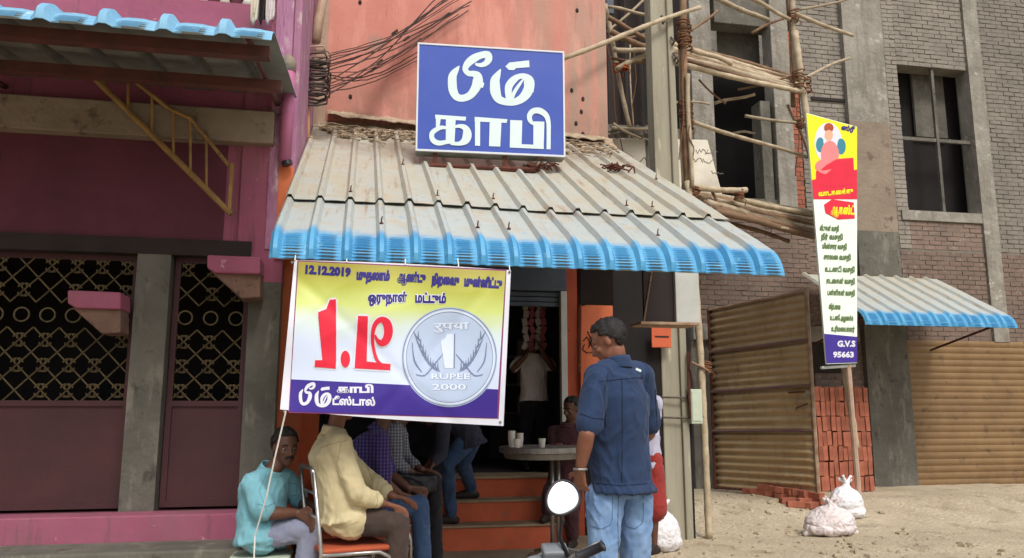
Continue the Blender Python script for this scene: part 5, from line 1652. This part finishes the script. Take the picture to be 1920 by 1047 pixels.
# ---- man in the blue shirt, back towards us, reading down to the left
Ym = 4.15
hd = at(1141, 642, Ym)
nk = at(1157, 677, Ym)
pv = at(1166, 900, Ym + .03)
J = mk(nk - V((0, 0, .02)), pv, (-.62, .78, 0), head=hd, look=(-.80, .45, -.42), sw=.19, hw=.088)
J['hup'] = V((-.2, .1, 1))
J['shL'] = at(1120, 708, Ym - .08); J['elL'] = at(1100, 815, Ym - .18); J['wrL'] = at(1088, 880, Ym - .12)
J['hdL'] = at(1088, 935, Ym - .04) - J['wrL']; J['hpL'] = V((.5, .6, 0)); J['htL'] = V((-.6, .6, 0)); J['hcL'] = .5
J['shR'] = at(1205, 704, Ym + .1); J['elR'] = at(1216, 812, Ym + .22); J['wrR'] = at(1170, 850, Ym + .42)
J['hdR'] = V((-.7, .3, .1)); J['hpR'] = V((0, 0, -1)); J['htR'] = V((0, 0, 1))
J['hipL'] = at(1134, 935, Ym); J['hipR'] = at(1190, 935, Ym + .08)
J['knL'] = at(1130, 1070, Ym - .02); J['knR'] = at(1192, 1068, Ym + .1)
zg = gz(1.4, Ym)
a_ = at(1124, 1200, Ym - .04); J['anL'] = V((a_.x, a_.y, zg + .09)); a_ = at(1200, 1200, Ym + .08); J['anR'] = V((a_.x, a_.y, zg + .09))
SH_BLUE = cloth('dark_blue_shirt_cloth', lin(46, 62, 92), lin(36, 50, 76), sc=4)
JEANS = cloth('light_blue_denim', lin(128, 156, 190), lin(96, 126, 166), sc=7, c3=lin(160, 182, 206), sc3=9, k3=.6)
pb, sh_ = person('man in dark blue shirt and pale jeans standing with his back turned', V((pv.x, pv.y, zg)), J,
                 dict(shirt=SH_BLUE, trousers=JEANS, sleeve=.82, ease=.036, hem=.06, fold=.012, ff=7, belly=True, seed=2, legw=1.06, moustache=False), vox=.0075)
lp = at(1197, 694, Ym - .14)
m = MB(); m.box(lp, (.03, .006, .012), Matrix.Rotation(.4, 3, 'Y')); m.build('shirt_logo', M['signwhite'], pb)
m = MB(); bl_ = [at(x, y, Ym - .05) for x, y in ((1098, 898), (1130, 910), (1170, 912), (1212, 905))]
# pocket seam and belt are hidden under the hem; watch on the wrist
m.tube([J['wrL'] + (V((math.cos(t), math.sin(t), 0)) * .032) for t in [i * math.pi / 6 for i in range(13)]], .007, 6, cap=False); m.build('wrist_watch', M['dullsteel'], pb)

# seams laid on the cloth
from mathutils.bvhtree import BVHTree
def seams(T, cl_obj, lines, mat_, r_=.0022, lift=.0015):
    off = ORG[T.name]
    me = cl_obj.data
    tree = BVHTree.FromPolygons([v.co + off for v in me.vertices], [tuple(p.vertices) for p in me.polygons])
    o = V((0, 0, EYE))
    for ln in lines:
        pts = []
        n = 14
        P = [V(q) for q in ln]
        for i in range(n + 1):
            t = i / n * (len(P) - 1); k = min(int(t), len(P) - 2); q = P[k].lerp(P[k + 1], t - k)
            d = (at(q.x, q.y, 5) - o).normalized()
            h = tree.ray_cast(o, d)
            if h[0] is not None: pts.append(h[0] + h[1] * lift)
            elif len(pts) > 2: break
        if len(pts) > 2:
            m = MB(); m.tube(pts, r_, 5); m.build('seam', mat_, T)
SEAMB = flat('navy_seam', lin(26, 36, 58), rough=.9)
seams(pb, sh_, [[(1124, 716), (1165, 711), (1206, 708)], [(1166, 712), (1167, 800), (1166, 905)], [(1088, 776), (1110, 784), (1134, 786)], [(1140, 700), (1132, 740), (1136, 800)], [(1104, 905), (1165, 911), (1230, 906)], [(1228, 730), (1232, 800), (1231, 890)]], SEAMB)
tr_ = [c for c in pb.children if c.name.startswith('trousers')][0]
SEAMJ = flat('denim_seam', lin(88, 112, 146), rough=.9)
seams(pb, tr_, [[(1108, 930), (1106, 985), (1130, 992), (1148, 982), (1148, 932)], [(1172, 930), (1172, 984), (1190, 992), (1206, 980), (1206, 930)], [(1160, 920), (1158, 980), (1160, 1046)], [(1100, 930), (1102, 1046)]], SEAMJ)

# ---- seated man in teal shirt, left
def seated(label, Y, head, neck, hip, kn, an, face, elL, wrL, elR, wrR, out, look=None, chairlab=None, dy=.15, curve=.05, sw=.18, vox=.009):
    """pixels: head, neck, hip, knee, ankle of the near side; dy separates near and far limbs in depth"""
    P = lambda q, d=0: at(q[0], q[1], Y + d)
    J = mk(P(neck), P(hip), face, head=P(head), look=look, curve=curve, sw=sw)
    s = J['face'].cross(V((0, 0, 1)))      # right side
    near_is_R = s.y < 0
    A, B = ('R', 'L') if near_is_R else ('L', 'R')
    J['kn' + A] = P(kn, -.1); J['kn' + B] = P(kn, .12)
    aa = P(an, -.1); bb = P(an, .12)
    g0 = out.get('floor', 0); out['seat'] = True
    for q, p in ((A, aa), (B, bb)): J['an' + q] = V((p.x, p.y, max(p.z, g0 + .09) if out.get('keep') else g0 + .09))
    J['el' + A] = P(elL, -.2); J['wr' + A] = P(wrL, -.12); J['el' + B] = P(elR, .2); J['wr' + B] = P(wrR, .1)
    J['hd' + A] = out.get('hdA', J['face'] + V((0, 0, -.3))); J['hd' + B] = out.get('hdB', J['face'] + V((0, 0, -.2)))
    return person(label, V((J['spine'][0].x, J['spine'][0].y, g0)), J, out, vox)


TEAL = cloth('teal_shirt_cloth', lin(126, 178, 190), lin(104, 158, 172), sc=5)
CREAM = cloth('cream_shirt_cloth', lin(206, 194, 156), lin(184, 170, 134), sc=5)
GREYT = cloth('grey_trouser_cloth', lin(138, 142, 162), lin(116, 120, 140), sc=5)
BROWNT = cloth('brown_trouser_cloth', lin(72, 60, 54), lin(56, 48, 46), sc=5)
DARKT = cloth('black_trouser_cloth', lin(38, 36, 40), lin(30, 30, 34), sc=5)
NAVYJ = cloth('dark_denim', lin(66, 88, 122), lin(50, 70, 102), sc=6, c3=lin(92, 116, 150), sc3=8, k3=.62)
MAROONT = cloth('maroon_cloth', lin(84, 52, 56), lin(66, 42, 46), sc=5)
WHITEC = cloth('white_shirt_cloth', lin(206, 202, 196), lin(186, 182, 176), sc=5)
DARKC = cloth('charcoal_cloth', lin(58, 60, 72), lin(44, 46, 58), sc=5)
ORANGEC = cloth('orange_cloth', lin(210, 104, 62), lin(180, 84, 50), sc=5)
def plaid(name, c1, c2, c3, s=26):
    m = cloth(name, c1, sc=4)
    for ax_, st in ((0, (1, .4, 0)), (2, (0, .2, 1))):
        def fb(N, L, t, st=st, ax_=ax_):
            mp = N.new('ShaderNodeMapping'); mp.inputs['Scale'].default_value = st; L.new(t.outputs['Object'], mp.inputs[0])
            w = N.new('ShaderNodeTexWave'); w.wave_type = 'BANDS'; w.bands_direction = 'X' if ax_ == 0 else 'Z'; w.inputs['Scale'].default_value = s / 2; w.inputs['Distortion'].default_value = 1.2
            L.new(mp.outputs[0], w.inputs[0]); r = N.new('ShaderNodeMapRange'); r.inputs[1].default_value = .6; r.inputs[2].default_value = .75; L.new(w.outputs['Color'], r.inputs[0])
            return mul(N, L, r.outputs[0], .6)
        overlay(m, c2 if ax_ == 0 else c3, fb)
    return m
PLAIDP = plaid('purple_check_cloth', lin(62, 52, 104), lin(110, 96, 150), lin(40, 34, 66))
PLAIDG = plaid('grey_check_cloth', lin(104, 108, 120), lin(170, 172, 178), lin(70, 60, 66))

tT, tS = seated('seated man in teal shirt and grey trousers turned towards the street', 5.35, (535, 840), (506, 886), (494, 985), (582, 992), (560, 1170), (.86, -.5, 0),
       (497, 963), (556, 962), (560, 940), (590, 950), dict(shirt=TEAL, trousers=GREYT, skin='b', sleeve=.86, ease=.03, hem=.09, fold=.012, seed=3, floor=0.0, scale=1.0), look=(.42, -.9, -.1), curve=.03, dy=.12)
cT, cS = seated('seated man in cream shirt and brown trousers, head hidden by the banner', 5.25, (648, 752), (626, 812), (640, 955), (746, 984), (740, 1170), (.97, .24, 0),
       (668, 925), (718, 944), (690, 900), (735, 930), dict(shirt=CREAM, trousers=BROWNT, skin='a', sleeve=1.72, ease=.034, hem=.045, fold=.010, seed=5, floor=0.0, scale=1.04), look=(.9, -.1, -.3), curve=.025)
seated('seated man in purple checked shirt and dark jeans beyond the man in cream', 5.95, (738, 762), (708, 812), (694, 945), (786, 946), (796, 1040), (.97, .1, 0),
       (718, 905), (748, 925), (730, 890), (765, 915), dict(shirt=PLAIDP, trousers=NAVYJ, skin='b', sleeve=.9, ease=.026, hem=.08, fold=.010, seed=6, floor=.075), look=(.8, -.3, -.4), curve=.09)
seated('seated man in grey checked shirt bending over a dark bag on his lap', 6.6, (786, 752), (744, 798), (722, 905), (812, 905), (818, 990), (.95, -.15, 0),
       (742, 870), (772, 886), (760, 860), (790, 880), dict(shirt=PLAIDG, trousers=DARKT, skin='b', sleeve=1.6, ease=.024, hem=.06, fold=.010, seed=8, floor=.075), look=(.8, -.3, -.5), curve=.09)
seams(tT, tS, [[(528, 890), (538, 930), (546, 960)], [(498, 890), (486, 920), (500, 958)], [(484, 945), (500, 950), (514, 944)], [(541, 905), (556, 908), (556, 928), (544, 930)]], flat('teal_seam', lin(94, 140, 152), rough=.9), r_=.0018)
seams(cT, cS, [[(640, 830), (632, 870), (650, 910)], [(602, 840), (625, 832), (650, 826)], [(706, 925), (708, 940), (704, 952)], [(612, 985), (640, 990), (672, 978)], [(676, 850), (690, 880), (700, 905)]], flat('cream_seam', lin(164, 152, 116), rough=.9), r_=.0018)
bg_ = MB(); q0 = at(776, 905, 6.42); bg_.box(q0, (.34, .2, .13), Matrix.Rotation(.06, 3, 'Y'))
tag(fuse(bg_, 'bag', M['blackpaint'], None, .012, 6, disp=folds(.01, 9)), 'black soft bag on the lap of the man in the grey checked shirt', 'bag')

# ---- man bending forward on the steps
Yb2 = 7.5
J = mk(at(832, 790, Yb2), at(878, 822, Yb2), (-.95, .1, 0), head=at(805, 775, Yb2), look=(-.8, 0, -.6), sw=.17, hw=.08, curve=-.1)
J['spine'][1] = at(872, 800, Yb2); J['spine'][2] = at(848, 785, Yb2)
J['elL'] = at(828, 850, Yb2 - .2); J['wrL'] = at(812, 870, Yb2 - .25); J['elR'] = at(826, 845, Yb2 + .2); J['wrR'] = at(806, 865, Yb2 + .2)
J['hipL'] = at(868, 835, Yb2 - .08); J['hipR'] = at(880, 832, Yb2 + .08)
J['knL'] = at(838, 868, Yb2 - .06); J['knR'] = at(868, 868, Yb2 + .18)
J['anL'] = V((at(846, 930, 7.74).x, 7.74, .39)); J['anR'] = V((at(884, 918, 8.0).x, 8.0, .59))
person('man in charcoal top and jeans bending forward on the orange steps', V((J['spine'][0].x, Yb2, .3)), J, dict(shirt=DARKC, trousers=NAVYJ, skin='b', sleeve=1.7, ease=.03, hem=.08, seed=9))

# ---- man in white shirt inside the shop
Yi = 8.9
zf = .69
def px_at(x, y, d=0): return at(x, y, Yi + d)
J = mk(px_at(1001, 668), V((px_at(1001, 760).x, Yi, px_at(1001, 752).z)), (.1, -1, 0), head=px_at(1003, 640), look=(.15, -1, -.1), sw=.17, hw=.08)
k_ = .92
J['elL'] = px_at(1036, 690, -.1); J['wrL'] = px_at(1014, 655, -.22); J['hdL'] = V((-.3, .1, 1)); J['hpL'] = V((-1, .3, 0))
J['elR'] = px_at(962, 692, -.1); J['wrR'] = px_at(986, 668, -.2); J['hdR'] = V((.3, .1, 1)); J['hpR'] = V((1, .3, 0))
xc = J['spine'][0]
J['knL'] = V((xc.x + .1, Yi - .02, zf + .5)); J['knR'] = V((xc.x - .1, Yi - .02, zf + .5)); J['anL'] = V((xc.x + .1, Yi, zf + .09)); J['anR'] = V((xc.x - .12, Yi, zf + .09))
person('man in white shirt and black trousers standing inside the shop with raised hands', V((xc.x, Yi, zf)), J, dict(shirt=WHITEC, trousers=DARKT, skin='b', sleeve=.8, ease=.02, hem=.0, seed=10, scale=.9))

# ---- dark clothed person behind the table
Yt = 7.75
J = mk(at(1066, 800, Yt), at(1058, 900, Yt), (-.5, -.85, 0), head=at(1072, 768, Yt - .04), look=(-.8, -.5, -.2), sw=.16, hw=.085)
J['elL'] = at(1092, 850, Yt - .1); J['wrL'] = at(1080, 838, Yt - .35); J['elR'] = at(1040, 855, Yt - .05); J['wrR'] = at(1046, 838, Yt - .3)
J['knL'] = at(1072, 965, Yt - .25); J['knR'] = at(1030, 925, Yt - .1)
a_ = at(1074, 1020, Yt - .2); J['anL'] = V((a_.x, a_.y, .17)); a_ = at(1026, 972, 7.72); J['anR'] = V((a_.x, 7.72, .39))
person('person in dark maroon top leaning on the far side of the steel table', V((J['spine'][0].x, Yt, .1)), J, dict(shirt=MAROONT, trousers=MAROONT, skin='b', sleeve=.8, seed=11, scale=.92, legw=1.1, moustache=False))

# ---- person half hidden behind the blue shirt
Yr = 7.2
x_ = at(1205, 800, Yr).x
J = mk(V((x_, Yr, 1.48)), V((x_, Yr, .95)), (-.8, -.5, 0), look=(-.9, -.4, -.1), sw=.16)
J['head'] = at(1190, 716, Yr)
for q, d in (('L', .1), ('R', -.1)):
    J['el' + q] = J['sh' + q] + V((.0, d, -.28)); J['wr' + q] = J['el' + q] + V((-.18, 0, -.08)); J['kn' + q] = J['hip' + q] + V((0, 0, -.42)); J['an' + q] = V((J['hip' + q].x, J['hip' + q].y, .16))
person('person in pale shirt and red trousers mostly hidden behind the man in blue', V((x_, Yr, .07)), J, dict(shirt=cloth('pale_lilac_cloth', lin(186, 184, 204)), trousers=cloth('red_cloth', lin(150, 56, 52)), skin='b', sleeve=1.6, seed=12, legw=1.1, short=True), vox=.011)

# ------------------------------------------------------------------ steel chairs
def chair(label, seat_c, face, g='steel chairs with orange seats', floor=0.0, w=.42):
    s, f, u = frame(face)
    T = thing('steel_chair', label, 'chair', V((seat_c.x, seat_c.y, floor)), g)
    c = V((seat_c.x, seat_c.y, floor)); zs = seat_c.z
    h = zs - floor; hw = w / 2
    m = MB(); Mx = Matrix((f, s, u)).transposed()
    m.box(c + u * h, (.42, .41, .03), Mx); m.build('seat', M['darkorange'], T, bevel=.012)
    for q in (-1, 1):
        m = MB()
        m.tube([c + s * hw * q - f * .22, c + s * hw * q - f * .21 + u * h, c + s * hw * q - f * .27 + u * (h + .46)], .0125, 8); m.build('back_leg', M['steel'], T, smooth=True)
        m = MB()
        m.tube([c + s * hw * q - f * .2 + u * (h - .02), c + s * hw * q + f * .14 + u * (h - .02), c + s * hw * q + f * .2 + u * (h - .05), c + s * hw * q + f * .215 + u * (h - .1), c + s * hw * q + f * .225], .0125, 8); m.build('front_leg', M['steel'], T, smooth=True)
        for z in (.12, .29): 
            m = MB(); m.tube([c + s * hw * q - f * .215 + u * (h - z), c + s * hw * q + f * .218 + u * (h - z)], .009, 6); m.build('side_bar', M['steel'], T, smooth=True)
    m = MB(); m.tube([c - s * hw - f * .27 + u * (h + .45), c - s * hw * .8 - f * .275 + u * (h + .48), c + s * hw * .8 - f * .275 + u * (h + .48), c + s * hw - f * .27 + u * (h + .45)], .0125, 8); m.build('top_rail', M['steel'], T, smooth=True)
    for z in (.2, .33):
        m = MB(); m.tube([c - f * .245 - s * hw + u * (h + z), c - f * .25 + s * hw + u * (h + z)], .008, 6); m.build('back_bar', M['steel'], T, smooth=True)
    m = MB(); m.tube([c - s * hw + f * .222 + u * .2, c + s * hw + f * .222 + u * .2], .009, 6); m.build('front_bar', M['steel'], T)
    return T
p = at(632, 1003, 5.25); chair('steel tube chair with orange seat under the man in cream', V((p.x + .07, 5.25, .53)), (.97, .24, 0))
p = at(700, 960, 5.95); chair('steel tube chair under the man in the purple checked shirt', V((p.x + .02, 5.97, .56)), (.97, .1, 0), floor=.075)
p = at(728, 920, 6.6); chair('steel tube chair under the man in the grey checked shirt', V((p.x + .02, 6.62, .6)), (.95, -.15, 0), floor=.075)
# stool under teal man
st = thing('steel_stool', 'pale steel stool under the seated man in teal', 'stool', V((at(492, 1010, 5.35).x, 5.35, 0)))
c = ORG[st.name]
part('stool_seat', M['greenbox'], st, lambda m: m.box(c + V((0, 0, .46)), (.36, .36, .035)), bevel=.012)
for dx in (-1, 1):
    for dy_ in (-1, 1):
        part('leg', M['dullsteel'], st, lambda m: m.tube([c + V((dx * .19, dy_ * .17, 0)), c + V((dx * .15, dy_ * .15, .45))], .013, 8))
part('stool_ring', M['dullsteel'], st, lambda m: m.tube([c + V((dx * .172, dy_ * .16, .2)) for dx, dy_ in ((-1, -1), (1, -1), (1, 1), (-1, 1), (-1, -1))], .008, 6))

# ------------------------------------------------------------------ standing table with cups
YT = 7.15
tc0 = at(1012, 838, YT); tz = tc0.z
tb = thing('standing_table', 'round steel topped standing table on twin posts before the steps', 'table', V((at(1042, 1030, YT).x, YT, .075)))
tx = tc0.x + .02
m = MB(); m.tube([(tx, YT, tz - .05), (tx, YT, tz - .045), (tx, YT, tz), (tx, YT, tz + .004)], [.37, .385, .385, .375], 40); m.build('table_top', M['dullsteel'], tb, bevel=.003)
part('table_skirt', M['dullsteel'], tb, lambda m: m.tube([(tx, YT, tz - .1), (tx, YT, tz - .05)], [.33, .35], 32))
bx_ = at(1042, 1030, YT).x
for dx in (-.028, .028): part('post', M['steel'], tb, lambda m: m.tube([(bx_ + dx, YT, .1), (bx_ + dx, YT, tz - .1)], .02, 12), smooth=True)
part('base_plate', M['dullsteel'], tb, lambda m: m.tube([(bx_, YT, .075), (bx_, YT, .095), (bx_, YT, .12)], [.24, .24, .08], 24))
for a in range(4):
    part('foot', M['dullsteel'], tb, lambda m: m.tube([(bx_, YT, .16), (bx_ + .28 * math.cos(a * math.pi / 2 + .5), YT + .28 * math.sin(a * math.pi / 2 + .5), .095)], .016, 6))
CUP = flat('paper_cup', lin(206, 200, 190), rough=.7)
def cup(x, y, z, n, lab):
    T = thing('cup_stack' if n > 1 else 'cup', lab, 'cups' if n > 1 else 'cup', V((x, y, z)))
    for k in range(n):
        part('cup', CUP, T, lambda m: m.tube([(x, y, z + k * .022), (x, y, z + .075 + k * .022)], [.024, .034], 16, cap=True), smooth=False)
p = at(948, 836, YT - .05); cup(p.x + .045, YT - .1, tz + .004, 4, 'taller stack of paper cups at the left edge of the steel table')
cup(p.x + .13, YT - .04, tz + .004, 3, 'shorter stack of paper cups beside the taller one')
cup(p.x + .07, YT - .22, tz + .004, 1, 'single paper cup in front of the cup stacks')
cup(p.x + .3, YT - .18, tz + .004, 1, 'single paper cup near the middle of the steel table')

# ------------------------------------------------------------------ sacks
def sack(name, lab, c, dims, mat_, seed, tuft=True, rotz=0):
    Mr = Matrix.Rotation(rotz, 3, 'Z'); w, d, h = dims
    m = MB()
    m.sphere(c + V((0, 0, h * .34)), (w * .5, d * .5, h * .4), 18, 12, Mr)
    m.sphere(c + V((0, 0, h * .18)), (w * .54, d * .5, h * .2), 18, 10, Mr)
    cap(m, c + V((0, 0, h * .4)), w * .3, c + Mr @ V((w * .06, 0, h * .82)), w * .09)
    if tuft:
        for k in range(5):
            a = k * 1.3 + seed; cap(m, c + Mr @ V((w * .06, 0, h * .8)), w * .06, c + Mr @ V((w * .06 + w * .2 * math.cos(a), d * .15 * math.sin(a), h * (.95 + .05 * math.sin(a * 2)))), w * .03)
    for q in (-1, 1): cap(m, c + Mr @ V((q * w * .4, 0, h * .12)), w * .1, c + Mr @ V((q * w * .56, 0, h * .05)), w * .04)
    def dsp(p, n):
        q = p * 5 + V((seed, 0, 0)); q2 = p * 15 + V((0, seed, 0)); q2 = q2 + V((1, 1, 1)) * noise.noise(q2 * .5) * 1.5
        fine_ = .014 * w * ((1 - abs(noise.noise(q2)) * 2.4) + .5 * (1 - abs(noise.noise(q2 * 2.1)) * 2.4) - .6)
        return fine_ + .05 * w * (noise.noise(q)) + .03 * w * (1 - abs(noise.noise(q * 2.2)) * 2.4) * .6
    o = fuse(m, name, mat_, None, .008, 3, disp=dsp)
    for v in o.data.vertices:
        if v.co.z < c.z + .004: v.co.z = c.z + .004
    return tag(o, lab, 'sack')
p = at(1558, 985, Z=.1); p = V((p.x, p.y, gz(p.x, p.y)))
sack('white_sack', 'slumped dusty white sack on the sand at the far right of the gate', p, (.55, .4, .42), M['sackpink'], 1)
p2 = at(1590, 960, Z=.15); p2 = V((p2.x, p2.y, gz(p2.x, p2.y)))
sack('white_sack', 'crumpled white plastic sack leaning behind the slumped dusty sack', p2 + V((.05, .12, 0)), (.42, .34, .5), M['plastic'], 4)
p3 = at(1236, 1028, Z=.0)
sack('white_sack', 'torn white plastic sack between the man in blue and the pole', V((p3.x - .03, p3.y - .15, gz(p3.x, p3.y))), (.38, .32, .52), M['plastic'], 7, rotz=.4)
p4 = at(1214, 985, Z=.0)
sk4 = sack('white_sack', 'second white sack tucked behind the legs of the man in blue', V((p4.x - .05, p4.y, gz(p4.x, p4.y))), (.26, .3, .36), M['plastic'], 9)

# ------------------------------------------------------------------ motorcycle in the foreground (mirror, handlebar, lamp)
mc = thing('motorcycle', 'parked motorcycle at the bottom edge with a round mirror on its handlebar', 'motorcycle', V((.3, 2.5, 0)))
YM = 2.75
cm = at(1055, 934, YM)
mn = (V((.05, -1, .30))).normalized()      # mirror faces back up at the sky behind us
ms = V((1, 0, 0)); ms = (ms - mn * ms.dot(mn)).normalized(); mu = mn.cross(ms)
if mu.z < 0: mu = -mu
def mir(t):    # rounded asymmetric outline
    r_ = .0575 * (1 + .09 * math.cos(2 * (t - .6)) + .04 * math.cos(3 * t + .9))
    return ms * r_ * math.cos(t) + mu * r_ * 1.02 * math.sin(t)
N_ = 40
rim_ = [cm + mir(2 * math.pi * i / N_) for i in range(N_)]
m = MB(); m.sheet(lambda u, v: cm + mir(2 * math.pi * u) * .95 * max(v, .002) + mn * (.002 + .0045 * (1 - v * v)), N_, 8)
M['mirror'] = flat('mirror_glass', (.92, .93, .94, 1), rough=.03, metal=1.0, bump=0)
mr_ = MB(); mr_.tube(rim_ + [rim_[0]], .0052, 8, cap=False); shell = MB()
shell.sheet(lambda u, v: cm + mir(2 * math.pi * u) * (1 - v * v * .8) - mn * (.002 + .03 * math.sin(v * 1.5)), N_, 8)
hs1 = shell.build('mirror_housing', M['blackpaint'], mc, smooth=True)
mr_.build('mirror_rim', M['blackpaint'], hs1, smooth=True)
m.build('mirror_glass', M['mirror'], hs1, smooth=True)
hb0 = at(1068, 1050, YM + .02)
part('mirror_stem', M['blackpaint'], mc, lambda m: m.tube([cm - mn * .03 - mu * .03, cm - mn * .04 - mu * .075, at(1050, 1010, YM + .05), hb0], [.006, .006, .0065, .008], 8), smooth=True)
g0, g1 = at(1078, 1047, YM), at(1132, 1023, YM - .05)
part('handlebar', M['dullsteel'], mc, lambda m: m.tube([g1, g0, hb0 + V((-.02, .03, -.01)), hb0 + V((-.14, .1, -.06)), hb0 + V((-.34, .1, -.06)), hb0 + V((-.5, .02, 0)), hb0 + V((-.62, -.06, .01))], .011, 8), smooth=True)
for a, b in ((g0.lerp(g1, .1), g1), (hb0 + V((-.52, .01, 0)), hb0 + V((-.64, -.07, .01)))):
    part('grip', M['rubber'], mc, lambda m: m.tube([a.lerp(b, t) for t in (0, .04, .08, .5, .92, .96, 1)], [.02, .02, .016, .0165, .016, .02, .018], 12), smooth=True)
part('brake_lever', M['dullsteel'], mc, lambda m: m.tube([hb0 + V((.0, .05, .0)), g0 + V((.01, .05, .0)), g1 + V((0, .06, .0))], .006, 6), smooth=True)
cc = at(1030, 1085, YM + .08)
m = MB(); m.sphere(cc, (.1, .13, .075), 18, 12); m.box(cc + V((0, .02, .04)), (.13, .12, .05)); cap(m, cc + V((-.05, 0, .02)), .06, cc + V((.05, .04, .02)), .06)
fuse(m, 'lamp_cowl', M['greyplastic'], mc, .008, 6)
m = MB(); m.box(cc + V((.015, -.02, .095)), (.09, .06, .03), Matrix.Rotation(.5, 3, 'X')); m.build('instrument_panel', M['greyplastic'], mc, bevel=.008)
part('fork', M['dullsteel'], mc, lambda m: (m.tube([cc + V((-.08, 0, -.02)), V((cc.x - .08, cc.y + .35, .3))], .018, 8), m.tube([cc + V((.08, 0, -.02)), V((cc.x + .08, cc.y + .35, .3))], .018, 8)), smooth=True)
wc = V((cc.x, cc.y + .36, .3))
part('tyre', M['rubber'], mc, lambda m: m.tube([wc + V((0, .25 * math.cos(t), .25 * math.sin(t))) for t in [i * math.pi / 16 for i in range(33)]], .045, 10, cap=False), smooth=True)
part('wheel_rim', M['dullsteel'], mc, lambda m: m.tube([wc + V((0, .2 * math.cos(t), .2 * math.sin(t))) for t in [i * math.pi / 16 for i in range(33)]], .012, 8, cap=False), smooth=True)
m = MB(); m.sphere(V((cc.x, cc.y - .42, .78)), (.13, .28, .13), 18, 12); fuse(m, 'fuel_tank', M['blackpaint'], mc, .014, 5)
